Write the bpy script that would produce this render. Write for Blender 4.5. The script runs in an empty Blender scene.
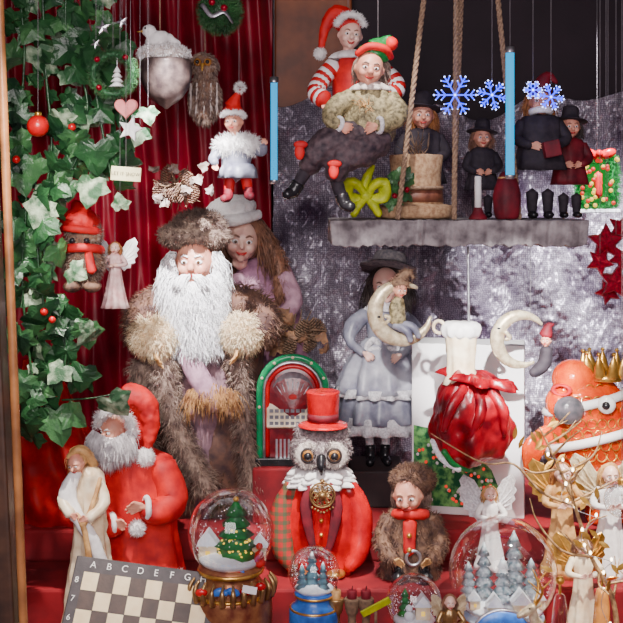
import bpy, bmesh, math, random
import numpy as np
from mathutils import Vector, Matrix, noise
random.seed(7); rng=np.random.default_rng(7)
CY=-2.2; HZ=200.0; ZH=.973
def sc(y): return .002*(y-CY)/2.2
def world(px,py,y):
    s=sc(y); return Vector(((px-311.5)*s, y, ZH-(py-HZ)*s))
def bpy_at(z,y): return HZ+(ZH-z)/sc(y)
T1,T2,T3=.10,.18,.25
CEIL=1.66
SHELF=world(0,220,.02).z
# ---------------- materials
MC={}
def mat(name,c1,c2=None,rough=.6,metal=0,scale=60,bump=.25,bscale=None,emit=0,trans=False,sheen=0,coat=0,glit=0,wave=None,contrast=(.35,.65)):
    if name in MC: return MC[name]
    m=bpy.data.materials.new(name); m.use_nodes=True; nt=m.node_tree; N=nt.nodes; L=nt.links
    b=N['Principled BSDF']; out=N['Material Output']
    c1=(*c1,1); c2=(*(c2 or [x*.6 for x in c1[:3]]),1)
    tc=N.new('ShaderNodeTexCoord'); nz=N.new('ShaderNodeTexNoise'); nz.inputs['Scale'].default_value=scale; nz.inputs['Detail'].default_value=5
    L.new(tc.outputs['Object'],nz.inputs['Vector'])
    cr=N.new('ShaderNodeValToRGB'); cr.color_ramp.elements[0].color=c2; cr.color_ramp.elements[1].color=c1
    cr.color_ramp.elements[0].position=contrast[0]; cr.color_ramp.elements[1].position=contrast[1]
    L.new(nz.outputs['Fac'],cr.inputs['Fac'])
    if emit: b.inputs['Base Color'].default_value=(c1[0]*.12,c1[1]*.12,c1[2]*.12,1)
    else: L.new(cr.outputs['Color'],b.inputs['Base Color'])
    b.inputs['Roughness'].default_value=rough; b.inputs['Metallic'].default_value=metal
    b.inputs['Sheen Weight'].default_value=sheen; b.inputs['Coat Weight'].default_value=coat
    if sheen: b.inputs['Sheen Tint'].default_value=c1
    if emit:
        b.inputs['Emission Color'].default_value=c1; b.inputs['Emission Strength'].default_value=emit
    if bump:
        bp=N.new('ShaderNodeBump'); bp.inputs['Strength'].default_value=bump; bp.inputs['Distance'].default_value=.002
        if glit:
            vo=N.new('ShaderNodeTexVoronoi'); vo.inputs['Scale'].default_value=glit
            L.new(tc.outputs['Object'],vo.inputs['Vector']); L.new(vo.outputs['Color'],bp.inputs['Height'])
        elif wave:
            w=N.new('ShaderNodeTexWave'); w.inputs['Scale'].default_value=wave; w.inputs['Distortion'].default_value=1.5
            L.new(tc.outputs['Object'],w.inputs['Vector']); L.new(w.outputs['Fac'],bp.inputs['Height'])
        else:
            n2=N.new('ShaderNodeTexNoise'); n2.inputs['Scale'].default_value=bscale or scale*4; n2.inputs['Detail'].default_value=4
            L.new(tc.outputs['Object'],n2.inputs['Vector']); L.new(n2.outputs['Fac'],bp.inputs['Height'])
        L.new(bp.outputs['Normal'],b.inputs['Normal'])
    if trans:
        tr=N.new('ShaderNodeBsdfTransparent'); gl=N.new('ShaderNodeBsdfGlossy'); gl.inputs['Roughness'].default_value=.03
        lw=N.new('ShaderNodeLayerWeight'); lw.inputs['Blend'].default_value=.25
        mp=N.new('ShaderNodeMath'); mp.operation='MULTIPLY_ADD'; mp.inputs[1].default_value=.8; mp.inputs[2].default_value=.05
        mx=N.new('ShaderNodeMixShader'); L.new(lw.outputs['Facing'],mp.inputs[0]); L.new(mp.outputs[0],mx.inputs[0])
        tr.inputs['Color'].default_value=(.96,.98,1,1); gl.inputs['Color'].default_value=c1
        L.new(tr.outputs[0],mx.inputs[1]); L.new(gl.outputs[0],mx.inputs[2]); L.new(mx.outputs[0],out.inputs['Surface'])
    MC[name]=m; return m
skin=mat('skin',(.8,.38,.26),(.68,.27,.19),rough=.45,scale=40,bump=.05)
porcelain=mat('porcelain_skin',(.93,.62,.5),(.86,.46,.38),rough=.3,scale=25,bump=0)
white=mat('white_plush',(.95,.93,.92),(.82,.79,.79),rough=.9,scale=90)
beardm=mat('beard_white',(1,.99,1),(.93,.91,.95),rough=.5,scale=60,bump=0)
cream=mat('cream_fur',(.98,.84,.6),(.75,.52,.28),rough=.8,scale=70)
brownf=mat('brown_fur',(.26,.14,.085),(.08,.04,.035),rough=.8,scale=60)
greyf=mat('grey_brown_fur',(.38,.27,.21),(.13,.08,.07),rough=.8,scale=60)
darkcoat=mat('dark_brown_cloth',(.17,.08,.05),(.055,.028,.03),rough=.8,scale=40,sheen=.2)
mauve=mat('mauve_cloth',(.3,.17,.19),(.14,.075,.1),rough=.8,scale=50,sheen=.2)
plum=mat('plum_coat',(.42,.2,.3),(.24,.11,.19),rough=.8,scale=50,sheen=.2)
mauvel=mat('mauve_knit',(.52,.3,.38),(.3,.16,.22),rough=.9,scale=50,wave=150)
red=mat('red_cloth',(.72,.008,.006),(.4,.0,.006),rough=.65,scale=30,sheen=.1)
redsat=mat('red_satin',(.7,.004,.008),(.34,.0,.006),rough=.25,scale=25,bump=.15,bscale=60)
velvet=mat('red_velvet',(.4,.0,.012),(.1,.0,.004),rough=.3,scale=35,sheen=.1)
maroon=mat('maroon_cloth',(.2,.002,.014),(.07,.0,.007),rough=.7,scale=30,sheen=.1)
black=mat('black_lacquer',(.02,.018,.022),(.01,.01,.012),rough=.25,scale=30,bump=0)
blackc=mat('black_cloth',(.035,.025,.035),(.015,.01,.018),rough=.8,scale=60)
gold=mat('gold_metal',(.95,.58,.14),(.6,.3,.05),rough=.3,metal=.85,scale=60,bump=.3)
bronze=mat('antique_gold',(.5,.32,.14),(.25,.13,.05),rough=.35,metal=.8,scale=60,bump=.3)
goldp=mat('gold_cloth',(.78,.46,.18),(.42,.2,.07),rough=.5,scale=60,sheen=.2)
silver=mat('silver_metal',(.75,.75,.8),(.5,.5,.55),rough=.3,metal=.9,scale=60)
creamc=mat('cream_ceramic',(.97,.84,.62),(.75,.56,.34),rough=.35,scale=40,bump=.2)
ltgold=mat('champagne_glitter',(.92,.8,.56),(.55,.42,.25),rough=.35,metal=.4,scale=90,bump=.8,glit=900)
greyd=mat('grey_satin',(.34,.35,.42),(.13,.13,.19),rough=.4,scale=25,bump=.2)
lace=mat('white_lace',(.9,.89,.92),(.55,.53,.57),rough=.8,scale=200)
hairb=mat('brown_hair',(.36,.17,.1),(.14,.06,.04),rough=.5,scale=60,bump=0)
haird=mat('dark_hair',(.06,.035,.03),(.02,.015,.015),rough=.5,scale=60,bump=0)
hairo=mat('ginger_hair',(.5,.2,.06),(.25,.08,.02),rough=.5,scale=60,bump=0)
eyew=mat('eye_white',(.9,.9,.9),(.9,.9,.9),rough=.15,bump=0)
iris=mat('eye_iris',(.12,.07,.04),(.05,.03,.02),rough=.1,bump=0)
amber=mat('amber_glass',(.45,.2,.05),(.25,.1,.02),rough=.1,bump=0)
lip=mat('painted_lips',(.6,.04,.04),(.5,.03,.03),rough=.4,bump=0)
burlap=mat('burlap',(.5,.32,.18),(.28,.15,.08),rough=.95,scale=120,bump=.6,bscale=700)
ropem=mat('jute_rope',(.38,.25,.16),(.2,.12,.08),rough=.95,scale=200,bump=.5)
string=mat('nylon_thread',(.25,.22,.24),(.2,.18,.2),rough=.5,bump=0)
gdark=mat('ivy_dark',(.025,.1,.03),(.006,.028,.012),rough=.35,scale=22,bump=.5,bscale=250)
gmid=mat('ivy_green',(.06,.18,.055),(.012,.05,.02),rough=.4,scale=25,bump=.5,bscale=250)
gfrost=mat('ivy_frosted',(.38,.48,.32),(.03,.1,.04),rough=.6,scale=45,bump=.7,bscale=500,contrast=(.42,.64))
gpine=mat('pine_needles',(.03,.14,.05),(.01,.06,.02),rough=.6,scale=60,bump=0)
lime=mat('lime_ribbon',(.62,.68,.01),(.35,.42,.01),rough=.5,scale=50)
olive=mat('olive_brocade',(.46,.38,.2),(.1,.08,.04),rough=.6,scale=130,bump=.8)
green=mat('green_satin',(.01,.28,.05),(.005,.13,.03),rough=.4,scale=40)
twig=mat('twig_bark',(.25,.15,.09),(.1,.06,.04),rough=.9,scale=90,bump=.5)
glass=mat('clear_glass',(1,1,1),trans=True,bump=0)
snow=mat('artificial_snow',(.95,.96,1),(.82,.87,.95),rough=.8,scale=100,bump=.4)
bluem=mat('blue_enamel',(.04,.2,.7),(.02,.08,.35),rough=.3,scale=40)
teal=mat('frost_teal',(.25,.5,.55),(.08,.2,.3),rough=.4,scale=60)
orange=mat('orange_glitter_glass',(.95,.11,.0),(.6,.02,.0),rough=.15,scale=30,bump=.8,coat=.6,glit=330)
owlg=mat('owl_feather_grey',(.42,.35,.35),(.16,.11,.12),rough=.8,scale=120)
owll=mat('owl_feather_light',(.8,.71,.66),(.48,.4,.37),rough=.8,scale=120)
ledb=mat('led_blue',(.015,.04,1),emit=4.2,bump=0)
reflc=mat('reflection_cyan',(.0,.42,.85),emit=1.35,bump=0)  # glow that stands for a cyan reflection
ledw=mat('led_white',(.4,.5,1),emit=5.5,bump=0)
warmb=mat('bulb_warm_white',(1,.82,.55),emit=14,bump=0)
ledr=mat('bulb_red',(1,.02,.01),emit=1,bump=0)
ledy=mat('bulb_yellow',(1,.6,.05),emit=1.6,bump=0)
ledg=mat('neon_green',(.01,.34,.12),(.01,.22,.08),bump=0,rough=.15)
pink=mat('pink_felt',(.85,.28,.28),(.7,.2,.2),rough=.8)
glred=mat('red_glitter',(.55,.0,.03),(.2,.0,.012),rough=.3,metal=.4,scale=200,bump=1,glit=900)
paper=mat('paper_label',(.8,.75,.45),(.7,.65,.36),rough=.7,bump=0)
ink=mat('dark_ink',(.08,.06,.05),(.08,.06,.05),rough=.8,bump=0)
inkw=mat('white_ink',(.9,.88,.85),(.9,.88,.85),rough=.8,bump=0)
cardw=mat('white_card',(.97,.95,.95),(.93,.91,.93),rough=.55,scale=8,bump=0)
# -------------- geometry accumulator (axes: right, down, away)
def rot(roll=0,yaw=0,pitch=0):
    r,y,p=[math.radians(a) for a in (roll,yaw,pitch)]
    Z=np.array([[math.cos(r),-math.sin(r),0],[math.sin(r),math.cos(r),0],[0,0,1]])
    Y=np.array([[math.cos(y),0,math.sin(y)],[0,1,0],[-math.sin(y),0,math.cos(y)]])
    X=np.array([[1,0,0],[0,math.cos(p),-math.sin(p)],[0,math.sin(p),math.cos(p)]])
    return Z@Y@X
def nrm(v): v=np.asarray(v,float); return v/(np.linalg.norm(v)+1e-9)
def cat(pts,k=5):
    P=np.array(pts,float)
    if len(P)<3:
        return np.array([P[0]+(P[-1]-P[0])*t for t in np.linspace(0,1,k+1)])
    Q=np.vstack([2*P[0]-P[1],P,2*P[-1]-P[-2]]); o=[]
    for i in range(1,len(Q)-2):
        for t in np.linspace(0,1,k,endpoint=False):
            a,b,c,d=Q[i-1:i+3]
            o.append(.5*((2*b)+(-a+c)*t+(2*a-5*b+4*c-d)*t*t+(-a+3*b-3*c+d)*t**3))
    o.append(P[-1]); return np.array(o)
class A:
    def __init__(s): s.v=[]; s.f=[]; s.n=0
    def push(s,v,f):
        o=s.n; s.v.append(np.asarray(v,float)); s.f+=[tuple(i+o for i in q) for q in f]; s.n+=len(v); return s
    def ell(s,c,r,R=None,n=18,m=11):
        if np.isscalar(r): r=(r,r,r)
        v=[(0,-1,0)]
        for j in range(1,m):
            a=math.pi*j/m
            for i in range(n):
                b=2*math.pi*i/n; v.append((math.sin(a)*math.cos(b),-math.cos(a),math.sin(a)*math.sin(b)))
        v.append((0,1,0)); v=np.array(v)*np.array(r)
        if R is not None: v=v@R.T
        v=v+np.array(c); f=[]
        for i in range(n): f.append((0,1+i,1+(i+1)%n)); 
        for j in range(m-2):
            for i in range(n):
                a=1+j*n+i; b=1+j*n+(i+1)%n; f.append((a,a+n,b+n,b))
        l=len(v)-1; o=1+(m-2)*n
        for i in range(n): f.append((o+(i+1)%n,o+i,l))
        return s.push(v,f)
    def tube(s,pts,rad,n=9,k=5,flat=1.0,closed=False):
        P=cat(pts,k); m=len(P)
        if np.isscalar(rad): rad=[rad]*2
        R=np.interp(np.linspace(0,1,m),np.linspace(0,1,len(rad)),rad)
        T=np.gradient(P,axis=0); T/= (np.linalg.norm(T,axis=1)[:,None]+1e-9)
        ref=np.array([0,0,1.]) if abs(T[0][2])<.8 else np.array([1.,0,0])
        u=nrm(np.cross(T[0],ref)); v=[];
        v.append(P[0]-T[0]*R[0]*.7)
        for i in range(m):
            u=nrm(u-T[i]*np.dot(u,T[i])); w=np.cross(T[i],u)
            for j in range(n):
                a=2*math.pi*j/n; v.append(P[i]+R[i]*(u*math.cos(a)+w*math.sin(a)*flat))
        v.append(P[-1]+T[-1]*R[-1]*.7); f=[]
        for j in range(n): f.append((0,1+(j+1)%n,1+j))
        for i in range(m-1):
            for j in range(n):
                a=1+i*n+j; b=1+i*n+(j+1)%n; f.append((a,b,b+n,a+n))
        o=1+(m-1)*n; l=len(v)-1
        for j in range(n): f.append((o+j,o+(j+1)%n,l))
        return s.push(v,f)
    def lathe(s,c,prof,n=36,sz=1.,fold=(0,0,0),R=None,k=3,smooth=True):
        Pr=cat([(a,b,0) for a,b in prof],k)[:,:2] if smooth and len(prof)>2 else np.array(prof,float)
        m=len(Pr); v=[]
        for i,(r,h) in enumerate(Pr):
            t=i/max(1,m-1); r=max(r,.01)
            for j in range(n):
                a=2*math.pi*j/n
                q=r*(1+fold[1]*t*math.sin(fold[0]*a+fold[2]+.6*math.sin(3*a)))
                v.append((q*math.cos(a),h,q*math.sin(a)*sz))
        v.append((0,Pr[0][1],0)); v.append((0,Pr[-1][1],0)); v=np.array(v)
        if R is not None: v=v@R.T
        v=v+np.array(c); f=[]
        for i in range(m-1):
            for j in range(n):
                a=i*n+j; b=i*n+(j+1)%n; f.append((a,a+n,b+n,b))
        for j in range(n):
            f.append((m*n,j,(j+1)%n)); f.append((m*n+1,(m-1)*n+(j+1)%n,(m-1)*n+j))
        return s.push(v,f)
    def box(s,c,h,R=None):
        v=np.array([(x,y,z) for x in(-1,1) for y in(-1,1) for z in(-1,1)],float)*np.array(h)
        if R is not None: v=v@R.T
        return s.push(v+np.array(c),[(0,1,3,2),(4,6,7,5),(0,4,5,1),(2,3,7,6),(0,2,6,4),(1,5,7,3)])
    def torus(s,c,Rr,r,R=None,n=32,m=10,sy=1.):
        v=[];f=[]
        for i in range(n):
            a=2*math.pi*i/n
            for j in range(m):
                b=2*math.pi*j/m; q=Rr+r*math.cos(b); v.append((q*math.cos(a),q*math.sin(a)*sy,r*math.sin(b)))
        v=np.array(v)
        if R is not None: v=v@R.T
        for i in range(n):
            for j in range(m):
                f.append((i*m+j,((i+1)%n)*m+j,((i+1)%n)*m+(j+1)%m,i*m+(j+1)%m))
        return s.push(v+np.array(c),f)
    def prism(s,c,outl,d,R=None,inset=0,ctr=(0,0)):
        n=len(outl); O=np.array(outl,float); C=np.array(ctr,float); I=C+(O-C)*(1-inset)
        v=[(x,y,-d) for x,y in I]+[(x,y,d) for x,y in I]+[(C[0],C[1],-d*1.6),(C[0],C[1],d*1.6)]
        v+=[(x,y,0) for x,y in O]
        v=np.array(v,float); f=[]
        for i in range(n):
            j=(i+1)%n; f+= [(2*n,j,i),(2*n+1,n+i,n+j),(i,j,2*n+2+j,2*n+2+i),(2*n+2+i,2*n+2+j,n+j,n+i)]
        if R is not None: v=v@R.T
        return s.push(v+np.array(c),f)
    def strands(s,P,D,ln,w,grav=.3,jit=.3,segs=3,curl=0):
        P=np.asarray(P,float); n=len(P); D=np.asarray(D,float)+rng.normal(0,jit,(n,3)); D/=np.linalg.norm(D,axis=1)[:,None]+1e-9
        ln=(np.ones(n)*ln)*rng.uniform(.65,1.15,n); rings=[]
        p=P.copy(); d=D.copy(); ph=rng.uniform(0,6.28,n)
        ref=rng.normal(0,1,(n,3))
        for k in range(segs+1):
            u=np.cross(d,ref); u/=np.linalg.norm(u,axis=1)[:,None]+1e-9; x=np.cross(d,u)
            ww=(w*(1-k/(segs+.0001)*.85)) if k<segs else 0
            if k<segs:
                for j in range(3):
                    a=2.094*j; rings.append(p+ww*(u*math.cos(a)+x*math.sin(a)))
            else: rings.append(p.copy())
            d=d+np.array([0,grav,0])
            if curl: d=d+curl*np.stack([np.cos(ph+k*1.9),np.zeros(n),np.sin(ph+k*1.9)],1)
            d/=np.linalg.norm(d,axis=1)[:,None]+1e-9
            p=p+d*(ln/segs)[:,None]
        V=np.stack(rings,1).reshape(-1,3); q=3*segs+1; f=[]
        pat=[]
        for k in range(segs-1):
            for j in range(3): pat.append((3*k+j,3*k+(j+1)%3,3*k+3+(j+1)%3,3*k+3+j))
        for j in range(3): pat.append((3*segs-3+j,3*segs-3+(j+1)%3,3*segs))
        for i in range(n):
            o=i*q; f+=[tuple(o+t for t in pp) for pp in pat]
        return s.push(V,f)
    def verts(s): return np.vstack(s.v)
def sample(acc,n,mask=None):
    bm=bmesh.new(); V=acc.verts(); bv=[bm.verts.new(v) for v in V]
    for q in acc.f:
        try: bm.faces.new([bv[i] for i in q])
        except ValueError: pass
    bmesh.ops.recalc_face_normals(bm,faces=bm.faces); bmesh.ops.triangulate(bm,faces=bm.faces)
    tri=[];nn=[]
    for fc in bm.faces:
        tri.append([v.co[:] for v in fc.verts]); nn.append(fc.normal[:])
    bm.free(); tri=np.array(tri); nn=np.array(nn)
    ar=np.linalg.norm(np.cross(tri[:,1]-tri[:,0],tri[:,2]-tri[:,0]),axis=1)
    idx=rng.choice(len(tri),n,p=ar/ar.sum()); u=rng.random((n,2)); fl=u.sum(1)>1; u[fl]=1-u[fl]
    t=tri[idx]; P=t[:,0]+(t[:,1]-t[:,0])*u[:,:1]+(t[:,2]-t[:,0])*u[:,1:]
    D=nn[idx]
    if mask is not None:
        k=np.array([mask(p) for p in P]); P=P[k]; D=D[k]
    return P,D
class G:
    def __init__(s,name,px,py,y,par=None):
        s.px,s.py,s.y=px,py,y; s.s=sc(y)
        s.e=bpy.data.objects.new(name,None); s.e.empty_display_size=.02
        bpy.context.collection.objects.link(s.e); s.e.location=world(px,py,y)
    def conv(s,V):
        V=np.asarray(V); return np.stack([(V[:,0]-s.px)*s.s,V[:,2]*s.s,-(V[:,1]-s.py)*s.s],1)
    def add(s,name,acc,m,remesh=0,disp=None,smooth=True,bevel=0,sub=0):
        me=bpy.data.meshes.new(name); me.from_pydata(s.conv(acc.verts()).tolist(),[],acc.f)
        if smooth and not bevel: me.polygons.foreach_set('use_smooth',[True]*len(me.polygons))
        me.materials.append(m); o=bpy.data.objects.new(name,me); bpy.context.collection.objects.link(o); o.parent=s.e
        if remesh:
            bm=bmesh.new(); bm.from_mesh(me); bmesh.ops.recalc_face_normals(bm,faces=bm.faces); bm.to_mesh(me); bm.free()
            md=o.modifiers.new('r','REMESH'); md.mode='VOXEL'; md.voxel_size=remesh*s.s; md.use_smooth_shade=True
            sm=o.modifiers.new('s','SMOOTH'); sm.factor=.5; sm.iterations=2
        if sub:
            md=o.modifiers.new('u','SUBSURF'); md.levels=sub; md.render_levels=sub
        if disp:
            tx=bpy.data.textures.new(name+'_t','CLOUDS'); tx.noise_scale=disp[1]*s.s; tx.noise_depth=2
            md=o.modifiers.new('d','DISPLACE'); md.texture=tx; md.strength=disp[0]*s.s; md.mid_level=.5; md.texture_coords='LOCAL'
        if bevel:
            md=o.modifiers.new('b','BEVEL'); md.width=bevel*s.s; md.segments=2; md.limit_method='ANGLE'
        return o
    def fur(s,name,src,n,ln,w,m,grav=.25,jit=.3,mask=None,curl=0,lift=0):
        P,D=sample(src,n,mask); a=A(); a.strands(P+D*lift,D,ln,w,grav,jit,3,curl); return s.add(name,a,m)
    def hair(s,name,src,n,ln,w,m,mask=None,curl=0):
        P,D=sample(src,n,mask); a=A(); D=D*.55+np.array([0,.75,0]); a.strands(P,D,ln,w,.45,.12,4,curl); s.add(name+'_cap',src,m); return s.add(name,a,m)
    def text(s,name,body,px,py,dy,size,m,align='CENTER'):
        c=bpy.data.curves.new(name,'FONT'); c.body=body; c.size=size*s.s*1.4; c.align_x=align; c.align_y='CENTER'; c.extrude=.0001; c.materials.append(m)
        o=bpy.data.objects.new(name,c); bpy.context.collection.objects.link(o); o.parent=s.e
        o.location=Vector(s.conv([(px,py,dy)])[0]); o.rotation_euler=(math.pi/2,0,0); return o
    def cord(s,px,py,dy=0,m=None,r=.25,top=None):
        tpy=bpy_at(top or CEIL,s.y)
        s.add('hanging_cord',A().tube([(px,py,dy),(px,tpy,dy)],r,6,k=2),m or string)
def T(c,R,Rm,p): return np.array(c)+R*(Rm@np.array(p,float))
def face(g,c,R,yaw=0,pitch=0,roll=0,sk=None,nose=1.,eye=iris,brow=None,hat=False,smile=1,eyes=True):
    sk=sk or skin; M=rot(roll,yaw,pitch); t=lambda *p:T(c,R,M,p)
    a=A(); a.ell(t(0,0,.05),(.82*R,R,.88*R),M); a.ell(t(0,.5,-.2),(.52*R,.45*R,.5*R),M)
    for q in(-1,1):
        a.ell(t(.38*q,.28,-.55),.27*R); a.ell(t(.83*q,.1,.05),(.1*R,.22*R,.15*R),M); a.ell(t(.3*q,-.25,-.68),(.26*R,.1*R,.14*R),M)
    a.tube([t(0,-.1,-.75),t(0,.15,-.95*1.0-.08*nose)],[.08*R,.15*R*nose]); a.ell(t(0,.2,-.93-.1*nose),(.17*R*nose,.13*R*nose,.14*R*nose),M); a.ell(t(0,.78,-.5),.2*R)
    a.tube([t(0,.6,.1),t(0,1.25,.15)],.38*R)
    g.add('head',a,sk,remesh=.075*R)
    if eyes:
        a=A();b=A();d=A()
        for q in(-1,1):
            a.ell(t(.32*q,-.03,-.73),(.16*R,.11*R,.12*R),M); b.ell(t(.31*q,-.03,-.82),.075*R)
            d.tube([t(.15*q,-.26,-.86),t(.33*q,-.33,-.82),t(.5*q,-.24,-.7)],[.04*R,.05*R,.02*R],6)
        g.add('eyeballs',a,eyew); g.add('irises',b,eye); g.add('eyebrows',d,brow or hairb)
    a=A(); a.tube([t(-.24,.46,-.74),t(-.1,.5+.05*smile,-.84),t(0,.49+.05*smile,-.86),t(.1,.5+.05*smile,-.84),t(.24,.46,-.74)],[.03*R,.07*R,.06*R,.07*R,.03*R],7)
    g.add('mouth',a,lip); return t
def hand(g,w,d,n,size,m=None,thumb=1):
    w=np.array(w,float); d=nrm(d); n=nrm(np.array(n)-d*np.dot(n,d)); sd=np.cross(d,n); a=A(); S=size
    for i in range(4):
        o=(i-1.5)*.17*S; L=[.88,1.,.95,.78][i]
        a.tube([w+sd*o*.6,w+d*.45*S+sd*o,w+d*.72*S*L+sd*o*1.15+n*.06*S,w+d*.95*S*L+sd*o*1.15+n*.24*S],[.12*S,.11*S,.085*S,.06*S],7,k=3)
    a.tube([w+d*.08*S,w+d*.3*S+sd*thumb*.32*S,w+d*.55*S+sd*thumb*.42*S+n*.12*S],[.12*S,.1*S,.07*S],7,k=3)
    a.tube([w-d*.25*S,w+d*.1*S],[.16*S,.17*S])
    g.add('hand',a,m or skin,remesh=.045*S)
def leaf(a,c,S,R):
    h=[(0,-.3),(.3,-.52),(.62,-.5),(.72,-.2),(1.0,.08),(.72,.3),(.52,.42),(.4,.75),(0,1.15)]
    pts=h+[(-x,y) for x,y in h[-2:0:-1]]; n=len(pts); v=[(0,.05,-.1)]
    v+=[(x*.55,-y*.55,.1*abs(x)-.02) for x,y in pts]
    v+=[(x,-y,.3*abs(x)*abs(x)+.12*y*y+rng.uniform(-.05,.05)) for x,y in pts]
    v=np.array(v)*S*.6; v=v@R.T+np.array(c)
    a.push(v,[(0,1+i,1+(i+1)%n) for i in range(n)]+[(1+i,1+n+i,1+n+(i+1)%n,1+(i+1)%n) for i in range(n)])
def sheet(name,x0,x1,z0,z1,yf,m,nx=160,nz=60,thick=.002):
    me=bpy.data.meshes.new(name); v=[];f=[]
    for j in range(nz+1):
        for i in range(nx+1):
            x=x0+(x1-x0)*i/nx; z=z0+(z1-z0)*j/nz; v.append((x,yf(x,z),z))
    for j in range(nz):
        for i in range(nx):
            a=j*(nx+1)+i; f.append((a,a+1,a+nx+2,a+nx+1))
    me.from_pydata(v,[],f); me.polygons.foreach_set('use_smooth',[True]*len(f)); me.materials.append(m)
    o=bpy.data.objects.new(name,me); bpy.context.collection.objects.link(o)
    md=o.modifiers.new('t','SOLIDIFY'); md.thickness=thick; return o
def wbox(name,x0,x1,y0,y1,z0,z1,m,bev=.003):
    me=bpy.data.meshes.new(name); v=[(x,y,z) for x in(x0,x1) for y in(y0,y1) for z in(z0,z1)]
    me.from_pydata(v,[],[(0,1,3,2),(4,6,7,5),(0,4,5,1),(2,3,7,6),(0,2,6,4),(1,5,7,3)]); me.materials.append(m)
    o=bpy.data.objects.new(name,me); bpy.context.collection.objects.link(o)
    if bev: md=o.modifiers.new('b','BEVEL'); md.width=bev; md.segments=2
    return o
# ---------------- room shell
wallm=mat('back_wall_paint',(.035,.018,.03),(.02,.01,.018),rough=.7,scale=4,bump=.1)
woodm=mat('brown_wood',(.34,.09,.028),(.17,.045,.018),rough=.5,scale=12,bump=.2,wave=12)
framem=mat('window_frame_wood',(.1,.045,.025),(.04,.02,.014),rough=.45,scale=20,bump=.3)
clothm=mat('red_display_cloth',(.3,.003,.01),(.12,.0,.005),rough=.8,scale=10,sheen=.1)
darkm=mat('dark_display_cloth',(.05,.025,.025),(.02,.012,.015),rough=.8,scale=10)
curt=mat('crimson_curtain',(.36,.002,.022),(.11,.0,.008),rough=.42,scale=6,sheen=.1,bump=.2,bscale=400)
wbox('wall_back',-1.06,1.16,.98,1.02,0,CEIL,wallm,0)
wbox('wall_left',-1.06,-1.02,-.3,.98,0,CEIL,wallm,0)
wbox('wall_right',1.12,1.16,-.3,.98,0,CEIL,wallm,0)
wbox('ceiling',-1.06,1.16,-.3,1.02,CEIL,CEIL+.04,wallm,0)
wbox('floor',-1.02,1.12,-.34,.98,T1-.05,T1,clothm,.004)
wbox('display_step',-1.02,1.12,.04,.98,T1,T2,clothm,.006)
wbox('display_step',-1.02,1.12,.21,.98,T2,T3,clothm,.006)
p0=world(274,0,.9); p1=world(352,112,.9)
wbox('door_1',p0.x,p1.x,.9,.96,T3,CEIL-.01,woodm,.006)
g=G('window_frame_post',0,640,-.26)
g.add('post',A().box((-20,300,0),(22,420,14),rot(-2.8)),framem,bevel=3)
g.add('inner_bead',A().tube([(-3,-100,-6),(28,700,-6)],4.5,8,k=8),mat('frame_bead_wood',(.55,.22,.07),(.28,.11,.04),rough=.4,scale=20))
# curtain
x1=world(272,0,.8).x
sheet('red_curtain',-1.0,x1,T3+.002,CEIL-.01,lambda x,z:.79+.028*math.sin(x*58+1.2*math.sin(z*5))+.01*math.sin(x*150+z*9)+.015*math.sin(z*7+x*11)+.01*noise.noise(Vector((x*14,z*9,0))),curt,280,80)
dr=sheet('red_cloth_drape',-.64,-.42,T2+.001,.62,lambda x,z:.24+.016*math.sin(x*60+z*12)+.01*math.sin(z*30+x*40)+.03*noise.noise(Vector((x*16,z*12,3))),red,100,80)
for v in dr.data.vertices:
    t=(v.co.z-T2)/(.62-T2); u=(v.co.x+.64)/.22; v.co.z-=t*u*u*.2; v.co.x-=.05*t*t*u
# silver mesh fabric
sm=bpy.data.materials.new('silver_mesh_fabric'); sm.use_nodes=True; nt=sm.node_tree; N=nt.nodes; L=nt.links; b=N['Principled BSDF']
tc=N.new('ShaderNodeTexCoord'); b.inputs['Metallic'].default_value=.3; b.inputs['Roughness'].default_value=.36
nz=N.new('ShaderNodeTexNoise'); nz.inputs['Scale'].default_value=6; nz.inputs['Detail'].default_value=7; L.new(tc.outputs['Object'],nz.inputs['Vector'])
cr=N.new('ShaderNodeValToRGB'); cr.color_ramp.elements[0].position=.36; cr.color_ramp.elements[0].color=(.17,.12,.19,1); cr.color_ramp.elements[1].position=.64; cr.color_ramp.elements[1].color=(.95,.9,1,1)
L.new(nz.outputs['Fac'],cr.inputs['Fac'])
vo=N.new('ShaderNodeTexVoronoi'); vo.inputs['Scale'].default_value=190; vo.inputs['Randomness'].default_value=.3; L.new(tc.outputs['Object'],vo.inputs['Vector'])
r2=N.new('ShaderNodeValToRGB'); r2.color_ramp.elements[0].color=(1.0,1,1,1); r2.color_ramp.elements[0].position=.25; r2.color_ramp.elements[1].color=(.4,.36,.42,1); r2.color_ramp.elements[1].position=.55; L.new(vo.outputs['Distance'],r2.inputs['Fac'])
mx=N.new('ShaderNodeMixRGB'); mx.blend_type='MULTIPLY'; mx.inputs[0].default_value=1; L.new(cr.outputs['Color'],mx.inputs[1]); L.new(r2.outputs['Color'],mx.inputs[2]); L.new(mx.outputs[0],b.inputs['Base Color'])
bp=N.new('ShaderNodeBump'); bp.inputs['Strength'].default_value=1; bp.inputs['Distance'].default_value=.006; L.new(vo.outputs['Color'],bp.inputs['Height']); L.new(bp.outputs['Normal'],b.inputs['Normal'])
pa=world(272,104,.8); pb=world(664,90,.8)
def fy(x,z): return .8+.02*math.sin(x*28+z*16)+.03*noise.noise(Vector((x*9,z*7,1)))+.014*noise.noise(Vector((x*34,z*26,5)))+.008*noise.noise(Vector((x*90,z*70,9)))
o=sheet('silver_mesh_drape',pa.x+.004,pb.x,T3+.002,pa.z,fy,sm,300,220)
for v in o.data.vertices:
    t=(v.co.z-T3)/(pa.z-T3); v.co.z+= t*(.03*math.sin(v.co.x*9+1)+.02*math.sin(v.co.x*23))
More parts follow.
